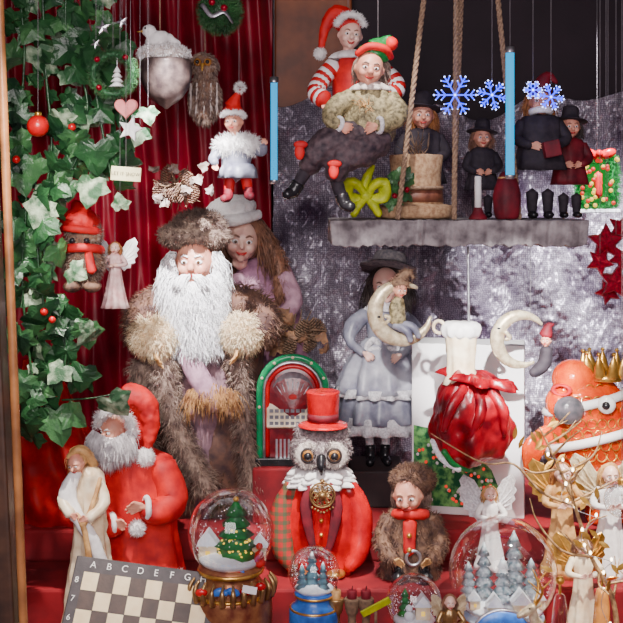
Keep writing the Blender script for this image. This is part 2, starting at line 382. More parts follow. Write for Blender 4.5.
# ------------- shelf with ropes
shm=mat('weathered_grey_wood',(.38,.34,.35),(.11,.09,.1),rough=.8,scale=30,bump=.8,bscale=120)
g=G('hanging_wood_shelf',460,220,.02)
out=[]; 
for x in np.linspace(330,590,60): out.append((x,(-4 if 345<x<575 else 0)+random.uniform(-2,2)))
a=A(); n=len(out); v=[]
for (x,d) in out: v+= [(x,220+random.uniform(-.3,.8),d),(x+ (2 if x<400 else -2),246+random.uniform(-2,2),d+3)]
for (x,d) in out: v+= [(x,220,150+random.uniform(-2,2)),(x,246,150)]
f=[]
m2=2*n
for i in range(n-1):
    q=2*i; f+=[(q,q+1,q+3,q+2),(m2+q,m2+q+2,m2+q+3,m2+q+1),(q,q+2,m2+q+2,m2+q),(q+1,m2+q+1,m2+q+3,q+3)]
f+=[(0,m2,m2+1,1),(m2-2,m2-1,2*m2-1,2*m2-2)]
a.push(v,f); g.add('plank',a,shm,smooth=False,bevel=1.2)
def rope(p,q,r=2.6):
    p=np.array(p,float); q=np.array(q,float); L=np.linalg.norm(q-p); d=(q-p)/L; u=nrm(np.cross(d,(0,0,1))); w=np.cross(d,u)
    for ph in(0,2.09,4.19):
        a=A(); K=int(L/3); pts=[p+d*L*i/K+ .55*r*(u*math.cos(ph+i*.9)+w*math.sin(ph+i*.9)) for i in range(K+1)]
        a.tube(pts,r*.62,6,k=2); g.add('rope_strand',a,ropem)
tp=bpy_at(CEIL,.1)
rope((398,219,4),(437,tp+30,20)); rope((455,219,6),(461,tp+30,30)); rope((524,219,25),(494,tp+30,30)); rope((470,219,130),(470,tp+30,40))
# ------------- glowing tubes standing in for cyan reflections
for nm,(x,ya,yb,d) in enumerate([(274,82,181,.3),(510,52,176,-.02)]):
    g=G('cyan_reflection_tube',x,yb,d)
    g.add('tube',A().tube([(x,yb,0),(x,ya,0)],[3.4 if nm==0 else 4.4,3.4 if nm==0 else 4.4],12,k=2),reflc)
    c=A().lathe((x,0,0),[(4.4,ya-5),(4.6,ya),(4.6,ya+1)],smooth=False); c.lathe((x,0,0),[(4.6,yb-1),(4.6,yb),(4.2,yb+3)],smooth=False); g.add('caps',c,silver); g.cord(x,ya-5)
def snowflake(x,y,S,d,r0=0):
    g=G('snowflake_light',x,y,d); a=A(); b=A()
    for k in range(6):
        t=math.radians(60*k+r0); u=np.array([math.cos(t),math.sin(t),0]); o=np.array([x,y,0.])
        a.tube([o,o+u*S],[.8,.65],6,k=2); b.ell(o+u*S,1.0,n=8,m=6)
        for q in(.45,.72):
            for sg in(-1,1):
                t2=t+sg*math.radians(50); e=o+u*S*q+np.array([math.cos(t2),math.sin(t2),0])*S*.3; a.tube([o+u*S*q,e],[.7,.6],6,k=2); b.ell(e,.65,n=8,m=6)
    b.ell((x,y,0),1.4,n=8,m=6)
    g.add('neon_arms',a,ledb); g.add('led_points',b,ledw); g.cord(x,y-S)
snowflake(455,95,21,-.02); snowflake(492,95,15,.02,15); snowflake(551,97,13,.0,10); snowflake(533,90,9,.06)
# ------------- fur hat Santa
y=.4; B=bpy_at(T3,y); g=G('santa_claus_figure',204,B,y)
robe=A().lathe((205,0,0),[(20,278),(44,296),(56,330),(58,400),(66,460),(74,B)],sz=.62,fold=(9,.06,0),n=72)
g.add('coat',robe,darkcoat,disp=(6,18))
g.add('inner_robe',A().lathe((206,0,-22),[(12,290),(26,320),(28,380),(30,440),(38,B)],sz=.6,fold=(8,.1,1),n=60),mauve,disp=(5,10))
for side,pts,rad,cuff in((-1,[(168,300,-8),(148,318,-22),(156,332,-46)],[20,21,19],(161,331,-50)),(1,[(236,300,-8),(262,318,-20),(252,330,-44)],[19,20,17],(245,328,-48))):
    a=A().tube(pts,rad,14); g.add('sleeve',a,darkcoat,disp=(5,12)); g.fur('sleeve_fur',a,900,9,.55,brownf,.4)
    c=A().ell(cuff,(21 if side<0 else 16,17,14),rot(-15*side)); g.add('fur_cuff',c,cream); g.fur('cuff_fur',c,2100,10,.6,cream,.35,.5)
    hand(g,(cuff[0]+side*-3,cuff[1]+12,cuff[2]-8),(-.2*side,1,-.3),(-side,0,0),18,goldp)
for pts,rad in(([(168,355,-44),(176,400,-48),(192,440,-50),(212,476,-52)],[12,11,10,10]),([(240,350,-42),(246,390,-46),(250,440,-48),(262,490,-50)],[9,7,8,11]),([(146,360,-30),(148,420,-36),(158,470,-40),(170,B-6,-42)],[10,10,11,13])):
    a=A().tube(pts,rad,12); g.add('fur_trim',a,greyf); g.fur('fur_trim_hair',a,1700,12,.5,greyf,.5,.4)
g.fur('hem_fur',A().lathe((205,0,0),[(72,B-40),(76,B-6)],sz=.62,n=40,smooth=False),1500,15,.7,brownf,.5,.3)
a=A().tube([(188,335,-44),(200,362,-52),(214,385,-53),(222,398,-50)],[9,11,11,9],flat=.5); g.add('scarf',a,mauvel,disp=(2,8))
P=[(x,378+abs(x-217)*.3+rng.uniform(-5,5),-56) for x in np.linspace(194,240,190)]; a=A(); a.strands(P,[((p[0]-217)*.02,1,-.1) for p in P],30,.7,.2,.2,4,.3); g.add('scarf_fringe',a,mat('tan_fringe',(.6,.32,.12),(.3,.13,.05),rough=.7,bump=0))
t=face(g,(197,260,-26),22,3,2,0,nose=1.15,brow=beardm)
hat=A().ell((196,235,-14),(35,13,28)); hat.ell((200,225,-12),(26,14,24)); g.add('fur_hat',hat,greyf); g.fur('fur_hat_hair',hat,4200,6,.45,greyf,.1,.5)
bd=A().ell((198,308,-40),(27,30,12)); bd.ell((201,336,-43),(16,24,9)); g.add('beard_core',bd,beardm,remesh=1.5)
P=[];D=[]
for i in range(3600):
    tt=rng.uniform(-1,1); hgt=rng.uniform(0,1)
    P.append((197+tt*(22-4*hgt)*1.15+hgt*4,279-12*abs(tt)*(1-hgt)+hgt*50,-45-7*math.cos(tt*1.5)+8*abs(tt))); D.append((tt*.8,1,-.35))
a=A(); a.strands(P,D,34,.75,.25,.3,6,.65); g.add('beard',a,beardm)
a=A(); a.strands([(197+q*rng.uniform(1,9),272+rng.uniform(-1,3),-51) for q in(-1,1) for i in range(200)],[(q*1.0,.25,-.3) for q in(-1,1) for i in range(200)],18,.8,.45,.2,4,.3); g.add('moustache',a,beardm)
a=A(); a.strands([(197+q*rng.uniform(18,25),250+rng.uniform(0,18),-22+rng.uniform(-12,8)) for q in(-1,1) for i in range(420)],[(q*.7,1,-.2) for q in(-1,1) for i in range(420)],42,.75,.3,.25,6,.65); g.add('side_hair',a,beardm)
def twigs(g,c,n,L,r=.9,leafm=None,spread=(1,.6,.5),dirn=(0,-.2,-.2)):
    a=A()
    for i in range(n):
        d=nrm(np.array(dirn)+rng.normal(0,1,3)*np.array(spread)); p=np.array(c,float)+rng.normal(0,2,3); l=L*rng.uniform(.5,1); m=p+d*l*.5+rng.normal(0,2.5,3); e=p+d*l
        a.tube([p,m,e],[r,r*.7,r*.3],5,k=3); d2=nrm(d+rng.normal(0,.6,3)); a.tube([m,m+d2*l*.35],[r*.6,r*.2],5,k=2)
    g.add('twigs',a,leafm or twig)
# ------------- porcelain girl doll
y=.58; B=bpy_at(T3,y); g=G('porcelain_girl_doll',262,B,y)
g.add('coat',A().lathe((264,0,8),[(10,258),(26,268),(34,300),(44,370),(56,430),(58,440)],sz=.6,fold=(8,.06,0),n=60),plum,disp=(3,14))
g.add('legs',A().tube([(250,436,8),(250,B-10,8)],[9,6]).tube([(276,436,8),(276,B-10,8)],[9,6]),lace)
g.add('shoes',A().ell((249,B-6,2),(7,6,13)).ell((277,B-6,2),(7,6,13)),black)
face(g,(242,240,-6),21,-6,6,4,sk=porcelain,nose=.8,eye=iris,smile=.5)
hs=A().ell((245,236,4),(22,24,20)); 
g.hair('hair',hs,1400,46,.9,hairb,mask=lambda p:(abs(p[0]-243)>16 or p[2]>6) ,curl=.3)
br=A().tube([(266,240,4),(276,262,0),(280,286,-6),(278,304,-8)],[8,9,8,4],10); g.add('ringlet',br,hairb,disp=(2,5)); g.fur('ringlet_hair',br,600,10,.5,hairb,.6,.3,curl=.4)
hv=A().ell((231,209,-2),(26,14,24),rot(-10)); hv.tube([(206,220,-12),(220,221,-25),(242,219,-25),(260,214,-12)],[5,6,6,5],10)
g.add('knit_hat',hv,mat('cream_knit',(1,.96,.94),(.9,.84,.82),rough=.95,scale=150,bump=.9,bscale=350),remesh=1.2,disp=(2,5))
a=A().tube([(240,278,-6),(234,296,-14),(246,300,-30)],[10,9,7]).tube([(284,276,-4),(294,302,-12),(276,318,-28)],[10,9,7]); g.add('sleeves',a,mauvel,disp=(2,8))
hand(g,(248,299,-32),(.6,-.8,-.2),(0,0,-1),13,porcelain); hand(g,(274,318,-30),(-.8,-.2,-.3),(0,1,0),13,porcelain)
c=A().ell((252,287,-26),(11,9,7)); g.add('muff',c,mauvel); g.fur('muff_fur',c,500,6,.4,mauvel,.2,.4)
# ------------- pinecone spray
y=.44; g=G('pinecone_twig_spray',296,bpy_at(T3,y),y)
g.add('stem',A().tube([(296,g.py,0),(295,400,0),(292,345,0)],[4,3,3]),twig)
twigs(g,(292,335,0),40,34,1.4)
def pinecone(g,c,S,m=brownf,rl=0):
    a=A(); M=rot(rl)
    for k in range(9):
        t=k/8; rr=S*.6*math.sin(math.pi*(.15+.75*t))
        for j in range(8):
            an=j*.785+k*.4; o=M@np.array([rr*math.cos(an),S*(t*2-1),rr*math.sin(an)]); a.ell(np.array(c)+o,(S*.24,S*.1,S*.24),M,n=7,m=5)
    g.add('pinecone',a,m)
for c in((280,322,-10),(302,328,-12),(318,326,-6),(290,345,-14),(310,342,-8)): pinecone(g,c,9,twig,rng.uniform(-60,60))
a=A()
for i in range(26): leaf(a,(rng.uniform(268,328),rng.uniform(312,352),rng.uniform(-16,0)),13,rot(rng.uniform(0,360),rng.uniform(-50,50),rng.uniform(-40,40)))
g.add('dry_leaves',a,mat('dry_leaf',(.35,.18,.09),(.14,.07,.04),rough=.7),smooth=False)
# ------------- red Santa, small
y=.11; B=bpy_at(T2,y); g=G('santa_claus_doll',138,B,y)
rb=A().lathe((138,0,0),[(14,446),(32,458),(38,485),(40,530),(48,B)],sz=.6,fold=(7,.06,.5),n=60); g.add('red_robe',rb,red,disp=(8,18))
for pts,rad in(([(112,462,-6),(92,492,-14),(112,516,-30),(124,512,-34)],[14,14,12,10]),([(162,464,-6),(174,496,-12),(162,504,-28),(150,498,-34)],[15,16,13,10])):
    g.add('sleeve',A().tube(pts,rad,14),red,disp=(5,12))
hand(g,(148,496,-40),(-1,-.15,-.3),(0,.3,-1),17,thumb=-1); hand(g,(122,512,-40),(1,-.1,-.3),(0,.3,-1),15)
cf=A().torus((152,498,-34),9,3,rot(0,70,0)).torus((119,513,-34),8,3,rot(0,70,0)); g.add('cuffs',cf,white,disp=(1.5,4))
face(g,(116,426,-12),15,42,16,0,nose=1.3,brow=beardm)
hd=A().ell((131,424,6),(25,30,20)); hd.ell((132,402,2),(20,17,18)); hd.tube([(128,398,-4),(144,400,-8),(153,422,-12),(150,444,-14)],[17,13,9,5],12)
g.add('red_hood',hd,red,remesh=1.6,disp=(5,12))
pm=A().ell((148,453,-18),8); g.add('pompom',pm,white); g.fur('pompom_fur',pm,600,4,.35,white,.1,.5)
tr=A().tube([(100,422,-14),(106,410,-24),(120,405,-30),(132,412,-26),(137,432,-18)],4,10); g.add('hood_trim',tr,white); g.fur('trim_fur',tr,800,5,.35,white,.1,.5)
bc=A().ell((115,447,-22),(19,15,9)); g.add('beard_core',bc,beardm); P=[];D=[]
for i in range(1500):
    tt=rng.uniform(-1,1); h=rng.uniform(0,1); P.append((116+tt*19,433+h*15-9*abs(tt),-29+6*abs(tt))); D.append((tt*.6-.1,1,-.3))
a=A(); a.strands(P,D,22,.6,.35,.3,4,.4); g.add('beard',a,mat('beard_grey',(.82,.78,.8),(.5,.46,.48),rough=.6,bump=0))
ht=A().tube([(100,B-4,-16),(125,B-4,-30),(155,B-4,-30),(184,B-6,-14)],6,10); g.add('hem_trim',ht,white); g.fur('hem_fur',ht,1100,6,.4,white,.2,.5)
pm=A().ell((143,517,-38),6.5); g.add('coat_pompom',pm,white); g.fur('coat_pompom_fur',pm,400,4,.35,white,.1,.5)
# ------------- owl with top hat
y=.15; B=bpy_at(T2,y); g=G('owl_figurine_in_red_coat',322,B,y)
bdy=A().lathe((321,0,0),[(16,470),(31,482),(37,505),(38,540),(34,B)],sz=.62,n=60,fold=(6,.04,0)); g.add('red_jacket',bdy,redsat,disp=(5,11))
tart=bpy.data.materials.new('red_tartan'); tart.use_nodes=True; nt=tart.node_tree; N=nt.nodes; L=nt.links; b=N['Principled BSDF']; tc=N.new('ShaderNodeTexCoord')
b.inputs['Roughness'].default_value=.7
prev=None
for ax,co in(('X',(.01,.1,.04,1)),('Z',(.01,.08,.04,1))):
    w=N.new('ShaderNodeTexWave'); w.bands_direction=ax; w.inputs['Scale'].default_value=18; L.new(tc.outputs['Object'],w.inputs['Vector'])
    r=N.new('ShaderNodeValToRGB'); r.color_ramp.elements[0].position=.55; r.color_ramp.elements[1].position=.6; L.new(w.outputs['Fac'],r.inputs['Fac'])
    ml=N.new('ShaderNodeMath'); ml.operation='MULTIPLY'; ml.inputs[1].default_value=.65; L.new(r.outputs['Color'],ml.inputs[0])
    mx=N.new('ShaderNodeMixRGB'); L.new(ml.outputs[0],mx.inputs[0]); mx.inputs[2].default_value=co
    if prev is None: mx.inputs[1].default_value=(.45,.01,.01,1)
    else: L.new(prev,mx.inputs[1])
    prev=mx.outputs[0]
L.new(prev,b.inputs['Base Color'])
for q in(-1,1):
    a=A().tube([(321+q*25,486,-4),(321+q*38,512,-6),(321+q*37,545,-14),(321+q*27,562,-20)],[12,13,11,6],12,flat=.8); g.add('wing',a,tart if q<0 else redsat,disp=(3,10))
    g.add('lapel',A().tube([(321+q*10,478,-26),(321+q*15,500,-29),(321+q*10,530,-30),(321+q*4,548,-30)],[5,6,4,2],10,flat=.25),maroon)
g.add('waistcoat',A().ell((321,515,-15),(15,36,14)),redsat,disp=(3,7)); g.add('front_buttons',A().ell((321,512,-30),2).ell((321,526,-30),2).ell((321,540,-27),2),gold)
g.add('feet',A().ell((308,B-4,-18),(10,5,12)).ell((335,B-4,-18),(10,5,12)),gold)
col=A(); 
for k in range(3): col.lathe((320,466+k*5,-2),[(12,-3),(27+k*2,2),(31+k*2,7)],sz=.85,fold=(12,.1,k),n=96)
g.add('white_ruff',col,white,disp=(2,6))
hd=A().ell((321,449,-2),(29,23,24)); hd.ell((302,432,-4),(6,9,5),rot(-25)); hd.ell((341,432,-4),(6,9,5),rot(25)); g.add('owl_head',hd,owlg,remesh=1.2)
g.fur('head_feathers',hd,2200,5,.7,owlg,.25,.25)
for q in(-1,1):
    c=(321+q*13,450,-20); ds=A().ell(c,(13,13,5),rot(0,-q*-18)); g.add('facial_disc',ds,owll)
    P=[];D=[]
    for i in range(500):
        an=rng.uniform(0,6.28); r=rng.uniform(6,12); P.append((c[0]+r*math.cos(an),c[1]+r*math.sin(an),c[2]-4)); D.append((math.cos(an),math.sin(an),-.4))
    a=A(); a.strands(P,D,4,.5,0,.15,2); g.add('disc_feathers',a,owll)
    g.add('eye_ring',A().torus((c[0],c[1],c[2]-5),6.5,1.5),haird); g.add('eye',A().ell((c[0],c[1],c[2]-4),6),amber); g.add('pupil',A().ell((c[0],c[1],c[2]-7),4.2),black)
g.add('beak',A().tube([(321,450,-27),(321,459,-32),(321,468,-29)],[4.5,4.5,.8],10),black)
th=A().lathe((323,0,-4),[(15,390),(17,391),(16,405),(15,418),(15,421),(24,423),(25,425),(15,427)],smooth=False); g.add('top_hat',th,redsat,bevel=.6)
g.add('hat_band',A().lathe((323,0,-4),[(15.7,412),(15.6,420)],smooth=False),maroon)
fl=A()
for k in range(10):
    an=k*.628; fl.torus((322+7*math.cos(an),486+7*math.sin(an),-34),3.2,.7,n=14,m=6)
fl.ell((322,486,-36),3.4); fl.torus((322,486,-34),12,1.); fl.ell((322,473,-33),2.5)
for k in range(8): fl.ell((322-10+k*2.9,498+ (3.5-abs(k-3.5))*1.6,-34),1.2,n=8,m=6)
g.add('filigree_brooch',fl,bronze)
# ------------- jukebox
y=.3; g=G('jukebox_ornament',293,462,y)
def arch(w,top,bot,z=0,cx=293): 
    r=w; return [(cx-w,bot,z),(cx-w,(bot+top+r)/2,z)]+[(cx-w*math.cos(t),top+r-r*math.sin(t),z) for t in np.linspace(0,math.pi,9)]+[(cx+w,(bot+top+r)/2,z),(cx+w,bot,z)]
bo=[(p[0]-293,p[1]-410) for p in arch(34,355,460)]
g.add('cabinet',A().prism((293,410,6),bo,13,inset=.03),mat('jukebox_red',(.3,.02,.03),(.15,.01,.02),rough=.25,coat=.5),smooth=False)
g.add('neon_arch_outer',A().tube(arch(33,356,458,-8),3.4,10,k=3),ledg)
g.add('chrome_arch',A().tube(arch(28.5,361,456,-10),1.6,8,k=3),silver)
g.add('neon_arch_inner',A().tube(arch(25,365,454,-9),2.2,8,k=3),redsat)
ring=A()
for p in cat(arch(33,356,458,-11),2)[::3]: ring.ell(p,(1.6,1.6,1.6),n=8,m=6)
g.add('arch_studs',ring,creamc)
g.add('record_window',A().prism((293,386,-8),[(p[0]-293,p[1]-386) for p in arch(21,370,404)],1.5),mat('grey_record_panel',(.42,.38,.42),(.18,.15,.18),rough=.3,metal=.4,scale=90))
sl=A()
for i in range(7): sl.tube([(293+(i-3)*2,400,-11),(293+(i-3)*5.4,378+abs(i-3)*2,-11)],[.6,.6],6,k=2)
g.add('fan_slats',sl,silver); g.add('record_label',A().ell((293,396,-12),(5,4,1)),red)
g.add('selector_panel',A().box((293,414,-10),(26,12,4),rot(0,0,-20)),creamc,bevel=1)
k=A()
for i in range(9):
    for j in range(3): k.box((272+i*5.2,408+j*6,-15-j*.6),(1.8,1.6,.8))
g.add('selector_buttons',k,mat('button_grey',(.25,.25,.28),(.15,.15,.18),rough=.4),smooth=False)
gr=A()
for i in range(9): gr.box((277+i*4,443,-9),(1,12,1.5))
g.add('speaker_grille',gr,silver,smooth=False)
g.add('plinth',A().box((293,459,0),(37,4,15)),black,bevel=1)
zt=world(0,463,y).z; c=world(293,0,y)
wbox('display_riser',c.x-.09,c.x+.09,y-.05,y+.055,T3,zt,clothm,.005)
# ------------- grey dress lady doll
y=.46; g=G('lady_doll_in_grey_dress',385,462,y)
sk=A().lathe((380,0,0),[(15,338),(22,350),(34,380),(42,408),(45,420)],sz=.75,fold=(11,.09,0),n=110); g.add('skirt',sk,greyd,disp=(4,11))
g.add('lace_hem',A().lathe((380,0,0),[(41,414),(46,424),(48,430)],sz=.75,fold=(16,.1,0),n=110,smooth=False),lace)
g.add('overskirt',A().lathe((380,0,-1),[(15,338),(27,352),(38,372),(43,390)],sz=.78,fold=(9,.12,1),n=100),mat('grey_satin_light',(.5,.51,.58),(.24,.24,.32),rough=.4,scale=25,bump=.2),disp=(5,9))
g.add('petticoat_lace',A().lathe((380,0,-1),[(42,386),(46,394)],sz=.78,fold=(18,.1,1),n=110,smooth=False),lace)
g.add('bodice',A().lathe((383,0,0),[(8,303),(18,312),(17,325),(14,342)],sz=.7),greyd,disp=(2,8))
g.add('lace_collar',A().lathe((384,300,0),[(7,0),(15,4),(20,10)],sz=.8,fold=(12,.12,0),n=90),lace)
g.add('apron_bow',A().tube([(380,344,-14),(372,338,-18),(366,346,-18),(380,346,-16)],[2,4,3,2],flat=.5).tube([(382,344,-14),(390,338,-18),(396,346,-18),(382,346,-16)],[2,4,3,2],flat=.5).tube([(381,346,-17),(376,366,-24)],[2,2.5],flat=.4).tube([(382,346,-17),(388,368,-26)],[2,2.5],flat=.4),lace)
g.add('sleeves',A().tube([(366,314,0),(352,326,-6),(350,340,-14),(362,350,-24)],[8,9,5,4]).tube([(400,314,0),(412,328,-6),(410,342,-14),(398,352,-24)],[8,9,5,4]),greyd,disp=(2,6))
hand(g,(364,350,-26),(.8,.5,-.2),(0,0,-1),11,porcelain); hand(g,(397,352,-26),(-.8,.5,-.2),(0,0,-1),11,porcelain)
g.add('stockings',A().tube([(368,425,-4),(370,450,-6)],[5,4]).tube([(386,425,-2),(385,450,-4)],[5,4]),lace)
g.add('boots',A().tube([(370,444,-6),(370,456,-8),(369,459,-18)],[5,5,4]).tube([(385,444,-4),(385,456,-6),(387,459,-16)],[5,5,4]),black)
face(g,(386,284,-4),17,10,8,-5,sk=porcelain,nose=.8)
hs=A().ell((388,281,4),(17,18,15)); g.hair('hair',hs,1200,36,.7,haird,mask=lambda p:(abs(p[0]-386)>12 or p[2]>3),curl=.35)
g.add('bonnet',A().lathe((389,268,4),[(4,-16),(15,-14),(18,-4),(28,0),(29,2)],R=rot(8,0,-20),fold=(8,.05,0)),mat('dark_straw',(.2,.17,.18),(.09,.08,.1),rough=.9,scale=150,bump=.7),disp=(2,6))
zt=world(0,463,y).z; c=world(380,0,y); wbox('display_riser',c.x-.075,c.x+.055,y-.08,y+.08,T3,zt,darkm,.005)
# ------------- white gift box
y=.31; B=bpy_at(T3,y); g=G('white_gift_box',470,B,y)
M=rot(0,12,0); g.add('carton',A().box((473,(345+B)/2,28),(56,(B-345)/2,24),M),cardw,bevel=.8)
pic=mat('printed_garland_picture',(.22,.6,.16),(.0,.13,.04),rough=.4,scale=55,bump=0,contrast=(.42,.6))
fc=lambda u,v,d=0: tuple(np.array((473,0,28))+M@np.array([u,0,-24-d])+np.array([0,v,0]))
a=A(); a.push([fc(-54,428,.4),fc(-30,432,.4),fc(0,446,.4),fc(24,470,.4),fc(40,B-8,.4),fc(-54,B-8,.4)],[(0,1,2,3,4,5)]); g.add('printed_picture',a,pic,smooth=False)
d1=A();d2=A()
for i in range(70):
    u=rng.uniform(-50,30); v=rng.uniform(max(436,450+u*.7),B-10); (d1 if i%2 else d2).ell(fc(u,v,.5),(1.7,1.7,.4),n=8,m=6)
g.add('printed_berries',d1,ledr); g.add('printed_lights',d2,cardw)
# ------------- crescents
def crescent(cx,cy,r,th,a0,a1,y,name='crescent_moon_ornament',top=None):
    g=G(name,cx,cy,y); pts=[(cx+r*math.cos(math.radians(t)),cy+r*math.sin(math.radians(t)),0) for t in np.linspace(a0,a1,15)]
    rad=[th*math.sin(math.pi*(.04+.92*i/14))**.8 for i in range(15)]
    g.add('moon',A().tube(pts,rad,14,k=3,flat=.7),ltgold,disp=(1.2,8))
    am=math.radians((a0+a1)/2); ux,uy=math.cos(am),math.sin(am)
    f=A().tube([(cx+(r-th)*ux,cy+(r-th)*uy-5,-3),(cx+(r-th*1.7)*ux,cy+(r-th*1.7)*uy,-3),(cx+(r-th)*ux,cy+(r-th)*uy+3,-3)],[2,2.4,1.5],8); g.add('moon_nose',f,ltgold)
    g.add('moon_eye',A().ell((cx+(r-th*.1)*ux,cy+(r-th*.1)*uy-7,-th*.6),(2,1.2,1)),black)
    return g
g=crescent(403,312,28,8,10,300,.12); g.cord(403+28*math.cos(math.radians(300)),312-24,top=world(0,246,.12).z)
g.add('elf_body',A().tube([(398,322,-3),(397,306,-3),(399,298,-3)],[8,8,5]),olive,disp=(2,5)); face(g,(400,289,-5),8,-15,10,5); 
h=A().ell((400,283,-3),(9,6,8)); h.tube([(400,280,-3),(408,272,-3),(414,278,-3)],[6,4,1.5]); g.add('elf_hat',h,twig,remesh=.7); g.fur('elf_hair',h,300,5,.4,brownf,.3)
g.add('elf_legs',A().tube([(395,324,-4),(406,330,-10),(410,340,-10)],[5,4,3]).tube([(400,324,-4),(412,326,-10),(418,336,-10)],[5,4,3]),greyd)
g=crescent(522,340,25,7,62,322,.1); g.cord(522+25*math.cos(math.radians(290)),318,top=world(0,246,.1).z)
face(g,(545,340,-4),6,20,0,0); g.add('elf_body',A().tube([(546,348,-3),(544,362,-3),(536,370,-5),(530,372,-8)],[6,7,6,4]),blackc); h=A().tube([(545,335,-3),(548,326,-3),(553,324,-3)],[7,4,1.2]); g.add('elf_hat',h,maroon)
# ------------- red velvet sack with cream neck
y=.08; g=G('velvet_gift_sack',470,466,y)
s1=A().lathe((471,0,0),[(12,372),(26,385),(37,408),(40,430),(32,452),(12,464),(2,466)],sz=.85,fold=(7,.16,0),n=140,k=7); g.add('velvet_bag',s1,velvet,disp=(12,22))
g.add('velvet_folds',A().tube([(462,384,-20),(448,402,-30),(440,425,-30)],[5,6,3],flat=.6).tube([(474,384,-22),(476,404,-34),(466,430,-34)],[5,6,3],flat=.6).tube([(486,386,-18),(498,404,-26),(500,430,-24)],[4,6,3],flat=.6),velvet,disp=(3,8))
g.add('velvet_ruffle',A().lathe((478,378,-3),[(10,6),(18,0),(28,-5),(35,4)],sz=.9,fold=(7,.25,0),n=120,R=rot(12)),velvet,disp=(5,12))
g.add('cream_neck',A().lathe((461,0,0),[(19,328),(17,332),(15,350),(14,368),(18,384)],sz=.9,fold=(8,.06,0),n=60),creamc,disp=(3,9))
g.add('cream_cuff',A().lathe((461,0,0),[(15,322),(20,326),(19,334),(15,338)],sz=.9,fold=(10,.08,0),n=60),white,disp=(2,5))
g.add('rope_tie',A().torus((463,384,0),15,2.2,rot(0,0,90)),goldp)
g.add('side_loop',A().torus((439,327,0),6,1.8,rot(0,30)),creamc)
g.add('green_piping',A().tube([(440,444,-30),(450,458,-26),(466,466,-20)],[3,3,2]),green)
g.add('lace_trim',A().tube([(430,436,-20),(438,452,-26),(456,464,-26)],[2.5,3,3],flat=.4),lace,disp=(2,4))
g.add('silver_ribbon',A().tube([(469,322,0),(468,247,0)],[1.3,1.3],6,k=4),silver)
# ------------- snow globes
def tree(A_,c,h,w,layers=4):
    for k in range(layers):
        t=k/layers; A_.lathe(c,[(.3,-h+t*h*.8),(w*(.35+.65*(k+1)/layers),-h+(t+1.35/layers)*h*.8),(w*.3,-h+(t+1.2/layers)*h*.8)],n=20,fold=(7,.12,k),smooth=False)
def houses(g,lst):
    w=A();r=A();l=A()
    for (x,yb,z,hw,hh) in lst:
        w.box((x,yb-hh,z),(hw,hh,hw*.8)); r.push([(x-hw*1.25,yb-2*hh+1,z-hw),(x+hw*1.25,yb-2*hh+1,z-hw),(x,yb-2*hh-hw*1.5,z-hw),(x-hw*1.25,yb-2*hh+1,z+hw),(x+hw*1.25,yb-2*hh+1,z+hw),(x,yb-2*hh-hw*1.5,z+hw)],[(0,1,2),(3,5,4),(0,2,5,3),(1,4,5,2),(0,3,4,1)])
        l.box((x,yb-hh*.9,z-hw*.82),(hw*.25,hh*.3,.3))
    g.add('house_walls',w,creamc,smooth=False); g.add('snowy_roofs',r,snow,smooth=False); g.add('lit_windows',l,ledy,smooth=False)
def globe(x,y0,r,y,base,zdeck=T1):
    B=bpy_at(zdeck,y); g=G('snow_globe',x,B,y)
    g.add('glass_ball',A().ell((x,y0,0),r,n=48,m=28),glass)
    g.add('snow_mound',A().lathe((x,y0,0),[(r*.2,r*.42),(r*.6,r*.52),(r*.74,r*.62),(r*.5,r*.84)],n=32),snow,disp=(1.5,6))
    w=r*.8
    g.add('base_plinth',A().lathe((x,0,0),[(w*.85,y0+r*.72),(w*.95,y0+r*.8),(w*.8,y0+r*.95),(w*.9,y0+r*1.15),(w*1.15,y0+r*1.35),(w*1.2,min(B-3,y0+r*1.6)),(w*1.2,B)],n=40),base)
    g.add('base_trim',A().torus((x,y0+r*.85,0),w*.9,r*.06,rot(0,0,90)).torus((x,y0+r*1.35,0),w*1.12,r*.05,rot(0,0,90)),gold)
    a=A()
    for i in range(90):
        p=rng.normal(0,1,3); p=nrm(p)*r*.9*rng.random()**.4
        if p[1]<r*.3: a.ell((x+p[0],y0+p[1],p[2]),.6,n=5,m=4)
    g.add('snow_flakes',a,snow); return g,B
g,B=globe(231,532,43,-.06,mat('globe_base_bronze',(.45,.2,.08),(.2,.05,.03),rough=.35,metal=.5,scale=40))
tr=A(); tree(tr,(236,564,0),64,24,5); g.add('christmas_tree',tr,green,disp=(2,4)); bb=A()
for i in range(60):
    t=rng.random(); an=rng.uniform(3.3,6.1); bb.ell((236+22*t*math.cos(an),503+56*t,22*t*math.sin(an)),1.2,n=8,m=6)
g.add('tree_baubles',bb,ledy); g.add('tree_star',A().ell((236,499,0),3),gold)
houses(g,[(208,560,4,9,8),(259,560,4,7,7)])
g.add('gift_parcels',A().box((222,563,-14),(5,5,4)).box((236,566,-24),(6,4,4)).box((248,563,-14),(4,5,4)),redsat,bevel=.6)
g.add('blue_parcels',A().box((229,564,-24),(4,4,3)).box((243,566,-24),(3,4,3)),bluem,bevel=.6)
g.add('santa_body',A().tube([(260,560,-14),(260,548,-14)],[6,4]).ell((260,542,-14),3.5),red)
a=A()
for k in range(14):
    an=-math.pi*k/13; px_=231+42*math.cos(an); pz=42*math.sin(an); a.tube([(px_,592,pz),(px_+2*math.cos(an),580,pz*1.05),(px_-3*math.cos(an),572,pz*.9)],[3,2.6,1.2],8)
g.add('scroll_work',a,bronze); g.add('blue_bow',A().ell((222,578,-40),(7,4,3),rot(-20)).ell((236,578,-40),(7,4,3),rot(20)).ell((229,578,-42),3),bluem); g.add('red_bows',A().ell((248,578,-38),(6,4,3)).ell((205,580,-36),(6,4,3)).ell((262,576,-30),(5,4,3)),redsat)
g.add('price_tag',A().box((252,575,-42),(7,3.5,.5),rot(10)),cardw,smooth=False)
